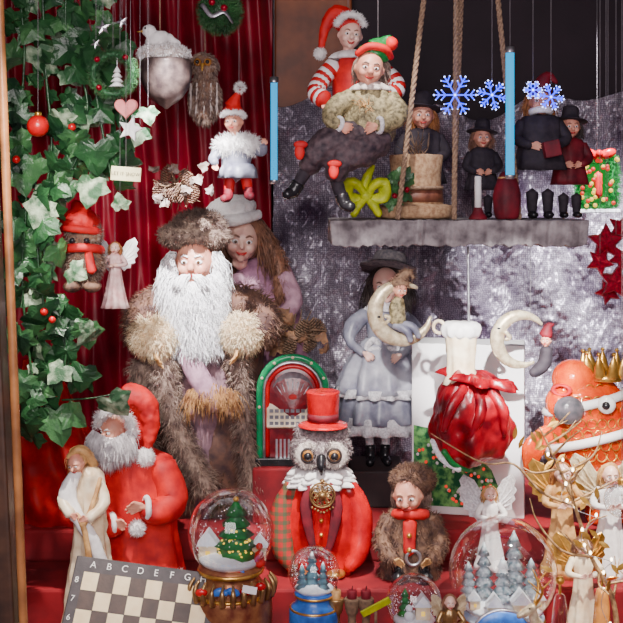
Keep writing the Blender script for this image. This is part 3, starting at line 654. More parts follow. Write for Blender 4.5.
g,B=globe(314,572,26,-.05,bluem)
tr=A(); tree(tr,(312,590,2),38,10,4); tree(tr,(323,590,-6),28,7,4); tree(tr,(302,590,-4),26,7,4); g.add('fir_trees',tr,teal); tr=A()
for x,h in((312,38),(323,28),(302,26)): tr.lathe((x,590-h,-2),[(.3,-1),(3,5),(1,4)],smooth=False)
g.add('tree_snow',tr,snow)
g,B=globe(414,602,28,-.09,mat('globe_base_brown',(.3,.17,.1),(.12,.07,.05),rough=.4))
tr=A(); tree(tr,(405,618,0),30,8,4); g.add('fir_trees',tr,green); houses(g,[(422,616,-6,7,7)])
g.add('snowman',A().ell((408,612,-12),5).ell((408,604,-12),3.6),snow)
g,B=globe(503,572,54,0.0,mat('globe_base_blue',(.25,.45,.75),(.6,.7,.8),rough=.35,scale=40))
tr=A()
for x,h,w,z in((484,60,12,0),(515,70,15,6),(500,50,11,-14),(530,46,11,-6),(468,42,10,-4)): tree(tr,(x,602,z),h,w,5)
g.add('frosted_fir_trees',tr,mat('frosted_white',(.9,.93,.96),(.25,.4,.45),rough=.4,scale=120))
houses(g,[(490,606,-28,7,6),(516,606,-26,8,7),(536,602,-16,5,5),(472,602,-18,5,5)])
g.add('blue_oval_plaque',A().ell((494,612,-48),(28,20,6)),bluem); g.add('plaque_rim',A().torus((494,612,-48),26,2,sy=.76),silver); g.add('plaque_snow_tree',A().lathe((494,620,-55),[(.3,-18),(7,-2),(1,0)],smooth=False,n=12,sz=.2),snow)
# ------------- angels / fairies
WO=[(0,-.05),(.12,-.45),(.38,-.85),(.72,-1.0),(.86,-.8),(.8,-.62),(.92,-.5),(.8,-.36),(.86,-.2),(.72,-.1),(.74,.08),(.56,.12),(.54,.3),(.38,.3),(.28,.42),(.12,.3),(0,.15)]
def wing(a,c,S,q):
    a.prism(c,[(x*q*S,y*S) for x,y in WO],S*.025,rot(0,-q*22),inset=.03,ctr=(q*.35*S,-.25*S))
    for k in range(5):
        e=WO[[3,5,7,9,11][k]]; M=rot(0,-q*22); pts=[np.array(c)+M@np.array([q*S*x,S*yy,-S*.05]) for x,yy in((.06,0),(e[0]*.55,e[1]*.5+.02),(e[0]*.9,e[1]*.9))]; a.tube(pts,[S*.03,S*.025,S*.01],6)
def angel(name,x,B,H,y,robe,wm,hairm,sk=porcelain,lean=0,ws=.3):
    g=G(name,x,B,y); R=H*.085; top=B-H
    g.add('robe',A().lathe((x,0,0),[(H*.05,top+2.0*R),(H*.1,top+3*R),(H*.09,top+5*R),(H*.15,B-H*.2),(H*.2,B)],sz=.8,fold=(8,.12,0),n=64),robe,disp=(H*.03,H*.1))
    face(g,(x+lean,top+R*1.1,-R*.3),R,lean*2,5,0,sk=sk)
    hs=A().ell((x+lean,top+R*.95,R*.2),(R*.93,R,R*.8)); g.hair('hair',hs,350,R*1.5,R*.08,hairm,mask=lambda p:(p[2]>-R*.1 or p[1]<top+R*.35),curl=.4)
    a=A(); wing(a,(x-H*.03,top+H*.3,H*.08),H*ws,-1); wing(a,(x+H*.03,top+H*.3,H*.08),H*ws,1); g.add('wings',a,wm,smooth=False)
    a=A().tube([(x-H*.1,top+H*.22,0),(x-H*.16,top+H*.34,-H*.06),(x-H*.05,top+H*.36,-H*.14)],[H*.035,H*.035,H*.022]).tube([(x+H*.1,top+H*.22,0),(x+H*.17,top+H*.33,-H*.06),(x+H*.06,top+H*.35,-H*.14)],[H*.035,H*.035,H*.022]); g.add('arms',a,robe)
    hand(g,(x-H*.05,top+H*.36,-H*.15),(1,-.5,-.2),(0,0,-1),H*.07,sk); hand(g,(x+H*.06,top+H*.35,-H*.15),(-1,-.5,-.2),(0,0,-1),H*.07,sk)
    return g
y=0.0; B=bpy_at(T1,y); g=G('shepherd_figurine',88,B,y)
g.add('robe',A().lathe((90,0,0),[(7,466),(14,478),(15,505),(17,540),(22,580),(26,B)],sz=.7,fold=(7,.18,0),n=80,k=5),creamc,disp=(7,9))
g.add('cloak',A().tube([(78,470,-8),(70,492,-12),(84,516,-18),(100,541,-18),(106,575,-14),(104,B-20,-12)],[6,9,7,6,9,7],10,flat=.6),white,disp=(5,7))
face(g,(78,461,-8),10,20,20,-8,nose=1.1)
hs=A().ell((80,456,0),(11,11,10)); g.hair('hair',hs,500,14,.5,goldp,mask=lambda p:p[2]>-3 or p[1]<452,curl=.4)
g.add('headcloth',A().tube([(70,456,-8),(78,448,-10),(88,452,-6),(94,466,2)],[3,3.5,4,5],8),goldp,disp=(2,4))
g.add('sleeves',A().tube([(98,480,0),(106,500,-10),(94,512,-24)],[6,6,5]).tube([(76,480,0),(66,496,-12),(76,508,-24)],[6,6,5]),creamc,disp=(3,5)); hand(g,(92,512,-26),(-1,-.2,-.3),(0,0,-1),9); hand(g,(77,508,-26),(1,.1,-.3),(0,0,-1),9)
g.add('gold_sash',A().tube([(72,500,-16),(88,520,-23),(94,560,-23),(92,600,-24)],[2.5,3,3,2],flat=.5).tube([(102,476,-8),(96,500,-18),(88,520,-23)],[2,2.5,2.5],flat=.5),goldp,disp=(1.5,6))
angel('fairy_figurine',490,bpy_at(T2,.17),82,.17,white,lace,goldp,ws=.4)
angel('angel_figurine',562,bpy_at(T2,.13),112,.13,goldp,gold,hairo)
angel('angel_figurine',610,bpy_at(T2,.12),112,.12,white,ltgold,goldp,ws=.36)
angel('angel_figurine',450,bpy_at(T1,-.16),76,-.16,bronze,ltgold,hairb,ws=.26)
angel('angel_figurine',583,bpy_at(T1,-.0),100,-.0,creamc,gold,hairb,ws=.3)
def bell(x,r,h,y,m,base):
    B=bpy_at(base,y); g=G('glass_bell',x,B,y)
    g.add('bell',A().lathe((x,0,0),[(r*.12,B-h),(r*.35,B-h*.95),(r*.5,B-h*.7),(r*.6,B-h*.4),(r*.8,B-h*.12),(r,B)],n=36),m); g.add('handle',A().tube([(x,B-h,0),(x,B-h-9,0)],[1.6,1.2]).ell((x,B-h-13,0),4.5),gold); g.add('gold_rim',A().torus((x,B-2,0),r*.97,1.2,rot(0,0,90)),gold)
ambg=mat('amber_blown_glass',(.8,.35,.08),(.4,.14,.03),rough=.08,scale=25,bump=.1,coat=1); 
bell(560,15,66,-.11,glass,T1); bell(602,16,70,-.1,ambg,T1)
def reindeer(x,y,B,S,m):
    g=G('reindeer_figurine',x,B,y); k=S/60; t=lambda a,b,c:(x+a*k,B+b*k,c*k); a=A()
    a.tube([t(14,-30,0),t(4,-32,0),t(-10,-31,0)],[7*k,7.5*k,8*k]); a.tube([t(-10,-34,0),t(-16,-44,0),t(-18,-52,0)],[6*k,4.5*k,3.5*k]); a.tube([t(-17,-54,0),t(-24,-51,-2),t(-30,-48,-3)],[4.2*k,3.5*k,2*k])
    for lx,kx,lz in((-11,-12,-5),(-9,-8,5)): a.tube([t(lx,-28,lz),t(kx,-15,lz),t(kx,0,lz)],[3.5*k,2*k,1.6*k])
    for lx,lz in((14,-5),(12,5)): a.tube([t(lx,-28,lz),t(lx-2,-20,lz),t(lx+4,-12,lz),t(lx+2,0,lz)],[4.5*k,3*k,1.8*k,1.6*k])
    a.tube([t(19,-33,0),t(24,-37,0)],[2*k,1*k]); a.ell(t(-14,-57,-4),(1.5*k,3.5*k,1*k),rot(40)); a.ell(t(-14,-57,4),(1.5*k,3.5*k,1*k),rot(40)); g.add('body',a,m,remesh=.9*k)
    b=A()
    for q in(-1,1):
        b.tube([t(-16,-57,2*q),t(-12,-68,7*q),t(-16,-80,9*q)],[1.2*k,1*k,.5*k],6); b.tube([t(-13,-66,6*q),t(-20,-72,7*q)],[.8*k,.4*k],6); b.tube([t(-12,-71,8*q),t(-6,-78,9*q)],[.8*k,.4*k],6)
    g.add('antlers',b,gold); g.add('eyes',A().ell(t(-21,-54,-3.5),1*k,n=8,m=6),black)
reindeer(556,-.19,bpy_at(T1,-.19),78,ltgold)
g=G('gold_bauble',530,bpy_at(T1,-.15),-.15); g.add('ball',A().ell((530,g.py-14,0),14,n=32,m=20),gold); g.add('cap',A().lathe((530,g.py-28,0),[(3.5,-4),(4,-3),(4,2)],smooth=False),silver)
for x,c in((336,'v'),(352,'b'),(366,'b')):
    B=bpy_at(T1,-.06); g=G('candle_holder',x,B,-.06)
    g.add('cup',A().lathe((x,0,0),[(7,598),(8,600),(6,612),(4,618),(5,B-6),(9,B)],n=28),twig if c=='b' else bronze); g.add('candle',A().lathe((x,0,0),[(4.5,590),(5,591),(5,606)],smooth=False,n=20),maroon if c=='b' else goldp); g.add('wick',A().tube([(x,590,0),(x+.5,586,0)],.5,5),black)
g=G('lime_gift_tag',376,607,-.1); g.add('card',A().box((376,607,0),(16,4,1),rot(-28,0,25)),lime,bevel=.4); g.add('stand',A().tube([(376,611,4),(376,bpy_at(T1,-.1),6)],1.5),twig)
# ------------- brown fur-coat doll (furry hat)
y=.12; B=bpy_at(T2,y); g=G('forest_gnome_doll',410,B,y)
b=A().lathe((410,0,0),[(12,505),(22,515),(27,540),(30,B)],sz=.65,fold=(6,.05,0)); g.add('jacket',b,brownf,disp=(4,10)); g.fur('jacket_fur',b,1800,6,.45,brownf,.5)
g.add('red_collar',A().torus((410,513,-4),14,5.5,rot(0,0,75)),red,disp=(2,6)); g.add('red_placket',A().tube([(408,516,-20),(407,545,-24)],[7,6],flat=.4),red)
g.add('gold_buttons',A().ell((407,528,-25),2.6).ell((407,542,-26),2.6),gold); g.add('ring_buckle',A().torus((411,550,-25),7,1.6),silver)
face(g,(407,492,-10),17,15,8,-5,nose=1.3); 
h=A().ell((413,479,0),(21,13,18)); g.add('fur_hat',h,brownf); g.fur('hat_fur',h,1800,6,.5,brownf,.1,.5); hh=A().ell((412,494,6),(19,16,13)); g.hair('hair',hh,900,10,.5,greyf,mask=lambda p:p[2]>-4)
for q in(-1,1):
    a=A().tube([(410+q*20,518,-2),(410+q*28,538,-10),(410+q*19,552,-24)],[9,8,7]); g.add('sleeve',a,brownf); g.fur('sleeve_fur',a,600,6,.45,brownf,.5); hand(g,(410+q*18,553,-26),(-q,.1,-.3),(0,.4,-1),12,goldp,thumb=q)
g.add('boots',A().tube([(398,B-14,-12),(398,B-6,-14),(396,B-5,-26)],[8,8,7]).tube([(422,B-14,-12),(422,B-6,-14),(424,B-5,-26)],[8,8,7]),black)
# ------------- chess board (folding box leaning back)
y=-.19; g=G('chess_board',130,bpy_at(T1,y),y)
bw=mat('chessboard_frame',(.05,.035,.04),(.025,.018,.022),rough=.4,scale=40); sq=16.6
x0=130; yt=g.py-104
g.add('board_case',A().box((x0,yt+51,5),(4*sq+11,51,5)),bw,bevel=1)
l=A();dk=A()
for r in range(4):
    for c in range(8): (l if (r+c)%2==0 else dk).box((x0+(c-3.5)*sq,yt+25+r*19,-.3),(sq/2-.3,9.2,.35))
g.add('light_squares',l,mat('maple_square',(.95,.78,.48),(.85,.65,.36),rough=.4,scale=40),smooth=False); g.add('dark_squares',dk,mat('walnut_square',(.07,.035,.025),(.04,.02,.015),rough=.4,scale=40),smooth=False)
for i,ch in enumerate('ABCDEFGH'): g.text('letter_'+ch,ch,x0+(i-3.5)*sq,yt+8,-.8,7,inkw)
for i in range(4): g.text('number_'+str(8-i),str(8-i),x0-4*sq-5.5,yt+25+i*19,-.8,6,inkw)
g.e.rotation_euler=(math.radians(-35),math.radians(7.5),0)
g.e.location.z+=.016
# ------------- ivy garland
y=-.06; g=G('ivy_garland',70,20,y)
paths=[[(12,-60,0),(24,40,0),(20,120,5),(26,200,0),(22,280,0),(30,360,0),(40,425,0)],[(70,-60,5),(66,30,0),(88,100,-4),(76,160,0),(48,200,0),(46,270,0),(66,340,0),(58,400,0)],[(100,-60,5),(98,10,0),(92,60,0),(104,140,0),(112,180,0)],[(40,-60,5),(44,60,4),(50,150,6),(36,240,6),(46,330,4)]]
vn=A(); LV={'d':A(),'m':A(),'f':A()}
for pi,p in enumerate(paths):
    vn.tube(p,[1.4,1.2],6,k=8); C=cat(p,10)
    for q in C:
        if q[1]<-25: continue
        for rpt in range(2 if pi<2 else 1):
            if rng.random()<.2: continue
            c=q+rng.normal(0,1,3)*np.array([14,9,9]); u=rng.random(); k='d' if u<.6 else('m' if u<.86 else 'f')
            if 58<c[0]<112 and 200<c[1]<300: continue
            if 22<c[0]<62 and 108<c[1]<142 and rng.random()<.8: continue
            leaf(LV[k],c,rng.uniform(20,33),rot(rng.uniform(110,250),rng.uniform(-45,45),rng.uniform(-50,30)))
leaf(LV['f'],(113,402,-2),36,rot(150,-15,-25)); leaf(LV['m'],(58,418,-2),42,rot(170,20,10)); leaf(LV['f'],(93,186,-12),34,rot(190,-10,10)); leaf(LV['f'],(44,208,-12),32,rot(200,10,10)); leaf(LV['f'],(76,270,-12),24,rot(120,10,10)); leaf(LV['d'],(98,152,-12),38,rot(175,10,-10)); leaf(LV['m'],(26,382,-10),30,rot(190,10,0)); leaf(LV['m'],(88,330,-8),30,rot(175,0,-10)); leaf(LV['d'],(84,372,-8),32,rot(190,0,-10))
vn.tube([(62,400,0),(90,398,-2),(113,394,-2)],[1,.7],6)
g.add('vines',vn,gdark)
for k,m in(('d',gdark),('m',gmid),('f',gfrost)): g.add('leaves_'+k,LV[k],m,smooth=False)
g.add('top_hanger',A().tube([(12,-60,0),(60,-64,0),(100,-60,0)],1.2,6),gdark); g.cord(66,-60)
g.add('berries',A().ell((48,310,-16),4).ell((56,318,-16),3.5).ell((20,160,-14),4).ell((75,128,-14),4),redsat)
# ------------- mini wreath with tree, heart, star
y=-.13; g=G('mini_wreath_ornament',112,75,y)
w=A().torus((113,74,0),20,3.2); g.add('wreath_ring',w,gpine); g.fur('needles',w,1600,6,.35,gmid,0,.5)
t_=A(); tree(t_,(117,90,0),24,8,4); g.add('little_tree',t_,cardw); g.add('tree_loop',A().tube([(117,66,0),(117,55,0)],.5,6),silver); g.add('berries',A().ell((98,60,-5),3).ell((126,58,-5),3).ell((100,88,-5),3),glred); g.cord(113,54)
def heart(S): return [(S*.062*16*math.sin(t)**3,-S*.062*(13*math.cos(t)-5*math.cos(2*t)-2*math.cos(3*t)-math.cos(4*t))) for t in np.linspace(0,2*math.pi,36,endpoint=False)]
def star(S,k=.45,n=5,r0=-90): return [((S if i%2==0 else S*k)*math.cos(math.radians(r0+i*180/n)),(S if i%2==0 else S*k)*math.sin(math.radians(r0+i*180/n))) for i in range(2*n)]
y=-.17; g=G('heart_ornament',126,108,y); g.add('heart',A().prism((126,108,0),heart(12),2.5,inset=.12),pink,bevel=.6); g.cord(126,101)
y=-.16; g=G('star_ornament',130,128,y); g.add('star',A().prism((130,129,3),star(14),2.5,inset=.1,R=rot(15)),cardw,smooth=False); g.cord(130,114,3)
for x,z,S in((103,28,9),(122,22,7),(96,44,6)):
    g=G('silver_star_ornament',x,z,-.15); g.add('star',A().prism((x,z,0),star(S,.4),1.6,inset=.15,R=rot(S*7,15)),silver,smooth=False); g.cord(x,z-S*.8)
g=G('red_bauble',38,126,-.12); g.add('ball',A().ell((38,126,0),11,n=28,m=18),redsat); g.add('cap',A().lathe((38,115,0),[(3,-3),(3.5,-2),(3.5,2)],smooth=False),gold); g.cord(38,112)
y=-.19; g=G('snow_sign',126,174,y); g.add('board',A().box((126,174,0),(15,7,1.2),rot(4)),paper,bevel=.4); o=g.text('lettering','LET IT SNOW',126,174,-1.8,3.4,ink); o.rotation_euler=(math.pi/2,math.radians(4),0); g.cord(126,168,0)
y=-.1
for x,z,S,rr in((148,112,16,10),(140,132,18,40),(120,205,15,190)):
    g=G('frosted_leaf_ornament',x,z,y); a=A(); leaf(a,(x,z,0),S*1.3,rot(160+rr,15,10)); g.add('leaf',a,gfrost,smooth=False); g.cord(x,z-6)
# ------------- hanging acorn ornament with snowy top
y=.02; g=G('acorn_ornament',166,106,y)
g.add('nut',A().lathe((166,0,0),[(25,60),(26,70),(24,84),(16,98),(5,106),(1,109)],n=40),mat('pewter',(.16,.11,.1),(.06,.04,.04),rough=.4,metal=.3,scale=60),disp=(2,6))
c=A().ell((164,54,0),(26,9,24)); g.add('snowy_cap',c,owll,disp=(4,8)); g.fur('cap_tufts',c,1300,4,.8,white,.15,.5)
g.add('bird_body',A().ell((158,40,-4),(13,8,10),rot(-20)).ell((150,32,-5),7).tube([(168,38,-2),(180,44,0)],[5,2]),white,remesh=1,disp=(2,5)); g.add('bird_eye',A().ell((147,30,-11),1.2),black); g.add('bird_beak',A().tube([(145,32,-6),(138,33,-7)],[1.8,.3],6),gold); g.cord(160,30,r=.7,m=ropem)
# ------------- pine ball top
y=.05; g=G('pine_ball_ornament',220,15,y); c=A().ell((220,12,0),(19,19,17)); g.add('core',c,gdark); g.fur('needles',c,1800,8,.5,gmid,0,.5); g.add('ribbon',A().tube([(204,8,-20),(214,20,-25),(226,16,-25),(234,26,-20)],[2.4,2.4,2.4,1.5],flat=.3),silver); g.add('berries',A().ell((214,6,-22),3.5).ell((226,12,-24),3.5),glred); g.cord(220,-10)
# ------------- hanging brown owl
y=.14; g=G('hanging_brown_owl_ornament',205,130,y); b=A().ell((205,98,0),(15,26,14)); b.ell((204,66,-2),(13,12,12)); g.add('body',b,brownf,remesh=1.2); g.fur('feathers',b,1500,6,.8,greyf,.7,.2)
g.add('eyes',A().ell((199,64,-14),4).ell((209,64,-14),4),amber); g.add('pupils',A().ell((199,64,-17.5),2).ell((209,64,-17.5),2),black); g.add('beak',A().tube([(204,66,-15),(204,73,-19)],[2.4,.5],6),gold)
a=A()
a.strands([(x,84+rng.uniform(0,26),-12) for x in(192,198,205,212,218) for i in range(30)],[(0,1,-.2)]*150,9,.9,.4,.2)
g.add('breast_feathers',a,owll); g.cord(205,54,m=ropem,r=.5)
# ------------- hanging snow child doll in red hat
y=.1; g=G('hanging_snow_child_doll',238,190,y)
g.add('scarf_body',A().tube([(236,172,0),(237,150,0),(238,138,0)],[15,15,9]),greyd,disp=(3,6)); c=A().ell((238,146,-4),(23,10,12)); g.add('fluffy_collar',c,white); g.fur('collar_fur',c,1200,7,.5,white,.15,.5)
face(g,(234,122,-6),11,12,4,0,sk=skin); h=A().ell((233,113,-1),(11,9,11)); h.tube([(233,106,0),(236,98,0),(240,90,0)],[9,5,2]); g.add('red_hat',h,red,remesh=.8); pm=A().ell((240,88,-1),4); g.fur('pompom',pm,300,4,.4,white,0,.4)
tr=A().tube([(223,116,-8),(228,114,-15),(240,114,-15),(245,117,-7)],2.2); g.add('hat_band',tr,white); g.fur('hat_trim',tr,400,2.5,.35,white,0,.4)
g.add('arms',A().tube([(224,148,-2),(214,158,-6),(216,164,-12)],[6,5,4]).tube([(252,148,-2),(262,152,-6),(264,146,-10)],[6,5,4]),greyd); hand(g,(216,164,-12),(.2,1,-.1),(0,0,-1),8); hand(g,(264,146,-10),(.2,-1,-.1),(0,0,-1),8)
sk_=A().lathe((238,0,0),[(15,164),(18,170),(19,178)],fold=(8,.08,0),smooth=False,n=50); g.add('grey_skirt',sk_,greyd,disp=(2,5))
g.add('legs',A().tube([(230,178,0),(229,192,-2)],[6,5]).tube([(246,178,0),(248,190,-2)],[6,5]),red); g.add('boots',A().tube([(229,190,-2),(228,197,-4),(224,199,-10)],[5,5,4]).tube([(248,188,-2),(249,195,-4),(252,197,-10)],[5,5,4]),maroon); g.cord(239,84)
# ------------- hanging twig & cone cluster
y=.2; g=G('hanging_pinecone_cluster',178,186,y); twigs(g,(178,186,0),46,28,1.2,spread=(1,.9,.4)); 
for cc in((168,174,-6),(188,178,-8),(176,196,-10),(194,194,-6),(160,192,-6)): pinecone(g,cc,8.5,brownf,rng.uniform(-60,60))
a=A()
for i in range(16): leaf(a,(176+rng.normal(0,13),186+rng.normal(0,12),rng.uniform(-14,-4)),12,rot(rng.uniform(0,360),rng.uniform(-50,50),rng.uniform(-40,40)))
g.add('frosted_leaves',a,mat('frosted_dry_leaf',(.42,.36,.33),(.12,.07,.05),rough=.7,scale=60),smooth=False); g.cord(178,176)
# ------------- plush with red knitted hat
y=.03; g=G('plush_gnome_with_knit_hat',82,290,y)
b=A().ell((84,262,0),(20,24,17)); b.ell((84,234,-2),(18,16,15)); g.add('body',b,brownf,remesh=1.4); g.fur('fur',b,1800,5,.5,greyf,.3)
h=A().ell((80,222,-2),(21,14,18)); h.tube([(80,214,0),(76,206,0),(72,204,0)],[13,7,3]); g.add('knit_hat',h,red,remesh=1.2,disp=(2,4)); g.add('hat_rim',A().torus((81,230,-2),18,4,rot(6,0,85)),red,disp=(2,3))
g.add('eyes',A().ell((76,240,-17),3).ell((90,240,-17),3),black); g.add('nose',A().ell((83,246,-18),(4,3.5,4)),twig)
g.add('scarf',A().torus((84,250,-2),17,4.5,rot(0,0,80)).tube([(92,252,-18),(96,270,-20)],[4,5],flat=.4),red); g.add('feet',A().ell((74,286,-8),(9,6,11)).ell((94,286,-8),(9,6,11)),brownf); g.cord(76,205)
y=.1; g=angel('hanging_angel_ornament',115,308,66,y,mat('pale_pink_cloth',(.85,.6,.58),(.6,.3,.3),rough=.7),white,hairo,ws=.36); g.cord(115,242)
# ------------- dolls by the shelf
def legs(g,lst,m,bm,r=(9,7)):
    a=A();b=A()
    for p in lst:
        a.tube(p,[r[0],(r[0]+r[1])/2,r[1]],12); e=np.array(p[-1],float); d=nrm(np.array(p[-1])-np.array(p[-2]))
        b.tube([e-d*8,e+d*2,e+d*4+np.array([-6 if d[0]<0 else 6,2,-6])],[r[1]+2,r[1]+2,r[1]],10)
    g.add('legs',a,m,disp=(2,7)); g.add('boots',b,bm)
y=-.05; g=G('old_elf_doll',370,140,y)
b=A().lathe((370,0,0),[(10,84),(21,94),(26,112),(25,134),(22,142)],sz=.7,fold=(6,.06,0)); g.add('brocade_jacket',b,olive,disp=(6,9))
g.add('sleeves',A().tube([(352,98,-2),(336,108,-8),(330,120,-18),(338,127,-24)],[10,11,8,6]).tube([(389,98,-2),(397,114,-10),(386,126,-20),(376,127,-26)],[10,11,8,6]),olive,disp=(4,7))
g.add('lace_cuffs',A().torus((337,126,-23),7,2.2,rot(20,50,0)).torus((378,127,-25),7,2.2,rot(0,70,0)),lace,disp=(1.5,4))
hand(g,(340,128,-26),(.8,.2,-.2),(0,0,-1),14); hand(g,(374,128,-28),(-.9,.3,-.2),(0,.2,-1),14)
face(g,(369,69,-8),17,-4,8,8,nose=1.25,brow=greyf)
h=A().ell((374,54,-1),(17,9,15),rot(15)); h.tube([(376,50,0),(384,44,0),(390,40,0),(394,44,-2)],[13,8,5,2.5]); g.add('green_cap',h,green,remesh=1.1,disp=(2,6)); g.add('red_cap_brim',A().tube([(356,56,-13),(368,49,-18),(384,51,-15),(391,59,-6)],[3,4,4,3]),red); g.add('red_tassel',A().ell((391,44,-3),7),red,disp=(2,4))
hs=A().ell((371,67,4),(17,16,13)); g.hair('grey_hair',hs,900,14,.6,greyf,mask=lambda p:p[2]>0 or abs(p[0]-370)>14,curl=.5)
g.add('collar',A().lathe((370,84,-2),[(8,-3),(17,2),(20,7)],fold=(9,.14,0),n=72,sz=.8),owll)
g.add('baggy_trousers',A().tube([(362,138,-2),(338,140,-12),(318,152,-15),(308,170,-10)],[18,18,15,10]).tube([(380,138,-2),(360,150,-15),(342,160,-18),(334,178,-12)],[17,18,15,10]),mat('striped_dark_cloth',(.11,.07,.08),(.025,.015,.025),rough=.7,scale=70),remesh=2,disp=(6,9))
legs(g,[[(309,166,-11),(302,178,-10),(294,190,-10)],[(335,174,-12),(338,188,-12),(344,202,-12)]],blackc,black,(7,5))
h_=A()
for c in((300,153,-28),(333,172,-34)): h_.ell(c,(5,8,3)); h_.ell((c[0]+1,c[1]-7,c[2]),(7,4,3))
g.add('felt_patches',h_,red); g.cord(378,46)
twigs(g,(366,106,-22),14,14,.6,goldp)
y=.22; g=G('christmas_elf_doll',350,100,y)
g.add('striped_body',A().tube([(352,100,0),(352,74,0),(350,56,0)],[20,20,11]),red,disp=(3,8))
stripe=A(); strw=A()
for pts in([(334,66,-4),(322,80,-8),(316,94,-16),(324,102,-24)],[(368,66,-4),(388,76,-8),(396,90,-14),(384,100,-22)]):
    C=cat(pts,4)
    for i in range(len(C)-1): (stripe if i%2 else strw).tube([C[i],C[i+1]],[9,9],12,k=1)
g.add('red_stripes',stripe,red); g.add('white_stripes',strw,white); hand(g,(324,102,-24),(.5,1,-.2),(0,0,-1),13); hand(g,(384,100,-22),(-.5,1,-.2),(0,0,-1),13)
face(g,(350,36,-8),14,-6,6,6,nose=1.2,sk=porcelain,smile=2)
h=A().ell((348,25,-2),(15,8,14)); h.tube([(348,22,-2),(336,14,-2),(326,26,-2),(321,48,-2)],[12,9,6,3]); g.add('red_hat',h,red,remesh=1.1,disp=(2,7)); tr=A().tube([(336,26,-12),(344,19,-20),(356,19,-20),(364,27,-12)],2.6); g.add('hat_trim',tr,white); g.fur('trim_fur',tr,600,3,.35,white,0,.4)
pm=A().ell((320,54,-2),5); g.add('pompom',pm,white); g.fur('pompom_fur',pm,400,3,.35,white,0,.4); g.add('collar',A().lathe((350,52,-2),[(6,-2),(16,2),(20,7)],fold=(8,.15,0),n=64),white)
legs(g,[[(342,100,0),(338,116,-4),(340,134,-2)],[(362,100,0),(366,116,-4),(364,134,-2)]],green,red,(8,6)); g.cord(348,18)
# ------------- burlap top hat on shelf
y=.135; B=bpy_at(SHELF,y)-.5; g=G('burlap_top_hat',415,B,y)
cr_=A().lathe((416,0,0),[(26,155),(27,156),(25,175),(26,200),(28,206)],sz=.9,smooth=False); g.add('crown',cr_,burlap,disp=(1.5,9))
g.add('brim',A().lathe((415,0,0),[(28,204),(38,206),(40,211),(38,B-.8),(20,B)],sz=.9),burlap,disp=(1,9)); g.add('hat_band',A().lathe((416,0,0),[(26.5,190),(28,202)],sz=.9,smooth=False),mat('brown_leather',(.2,.07,.04),(.1,.03,.02),rough=.5)); g.add('rope_band',A().torus((416,188,0),26,1.6,rot(0,0,90)),ropem)
a=A(); 
for i in range(20): leaf(a,(rng.uniform(386,406),rng.uniform(172,206),-28+rng.uniform(-5,3)),14,rot(rng.uniform(0,360),rng.uniform(-40,40),rng.uniform(-40,40)))
g.add('holly_leaves',a,gmid,smooth=False); P=[(396,188,-26)]*200; a=A(); a.strands(P,rng.normal(0,1,(200,3))+np.array([0,0,-.6]),16,.5,.05,.4); g.add('pine_sprig',a,gmid)
g.add('berries',A().ell((398,184,-34),3).ell((404,190,-34),3).ell((392,196,-34),3),glred); twigs(g,(418,160,0),18,32,.7,dirn=(0,-1,0),spread=(.5,.4,.4))
y=.045; B=bpy_at(SHELF,y)-.3; g=G('lime_ribbon_bow',366,B,y); a=A()
for q in(-1,1):
    a.tube([(366,197,0),(366+q*9,184,-4),(366+q*17,184,-2),(366+q*17,197,0),(366,199,0)],[3,5,6,5,3],10,flat=1.6); a.tube([(366,198,0),(366+q*8,206,-3),(366+q*13,B-4,-4)],[3,5,3.5],8,flat=1.5)
a.ell((366,196,-3),6); a.tube([(362,192,0),(368,176,0),(374,166,0)],[4,5,2]); g.add('bow',a,lime,disp=(3,5))
def doll(name,x,y,top,R,zb,coat,hatm,hairm,w=1.,legm=blackc,yaw=0,brim=True):
    B=bpy_at(zb,y)-.3; H=B-top; g=G(name,x,B,y)
    g.add('coat',A().lathe((x,0,0),[(R*.5,top+R*2.3),(R*1.3*w,top+R*2.8),(R*1.3*w,top+R*4.6),(R*1.7*w,min(B-R*1.2,top+R*6.6))],sz=.7,fold=(7,.08,0),n=50),coat,disp=(R*.25,R*.7))
    face(g,(x,top+R*1.35,-R*.3),R,yaw,5,0); hs=A().ell((x,top+R*1.25,R*.2),(R*.93,R,R*.8)); g.hair('hair',hs,700,R*1.5,R*.05,hairm,mask=lambda p:(p[2]>-R*.1 or abs(p[0]-x)>R*.8),curl=.3)
    if brim: h=A().lathe((x,top+R*.75,0),[(R*.3,-R*1.3),(R*.7,-R*1.15),(R*.85,-R*.2),(R*1.5,0),(R*1.5,R*.12),(R*.8,R*.15)],R=rot(6,0,-8))
    else: h=A().ell((x,top+R*.7,0),(R*.98,R*.6,R*.95)); h.tube([(x,top+R*.3,0),(x+R*.6,top-R*.6,0),(x+R*1.3,top-R*.1,0)],[R*.7,R*.4,R*.15])
    g.add('hat',h,hatm,disp=(R*.1,R*.5))
    for q in(-1,1):
        a=A().tube([(x+q*R*1.1*w,top+R*3,0),(x+q*R*1.6*w,top+R*4.2,-R*.4),(x+q*R*.8*w,top+R*4.8,-R*1.2)],[R*.48,R*.45,R*.35]); g.add('sleeve',a,coat); hand(g,(x+q*R*.75*w,top+R*4.8,-R*1.25),(-q,.1,-.2),(0,.3,-1),R*.85,thumb=q)
    g.add('legs',A().tube([(x-R*.6,B-R*2,0),(x-R*.6,B-R*.5,0)],[R*.5,R*.35]).tube([(x+R*.6,B-R*2,0),(x+R*.6,B-R*.5,0)],[R*.5,R*.35]),legm); g.add('boots',A().ell((x-R*.6,B-R*.3,-R*.25),(R*.42,R*.3,R*.7)).ell((x+R*.6,B-R*.3,-R*.25),(R*.42,R*.3,R*.7)),black)
    return g
doll('witch_doll',422,.24,98,13,SHELF,blackc,blackc,hairo,1.1)
doll('villager_doll',482,.27,124,10,SHELF,blackc,blackc,hairb,1.0)
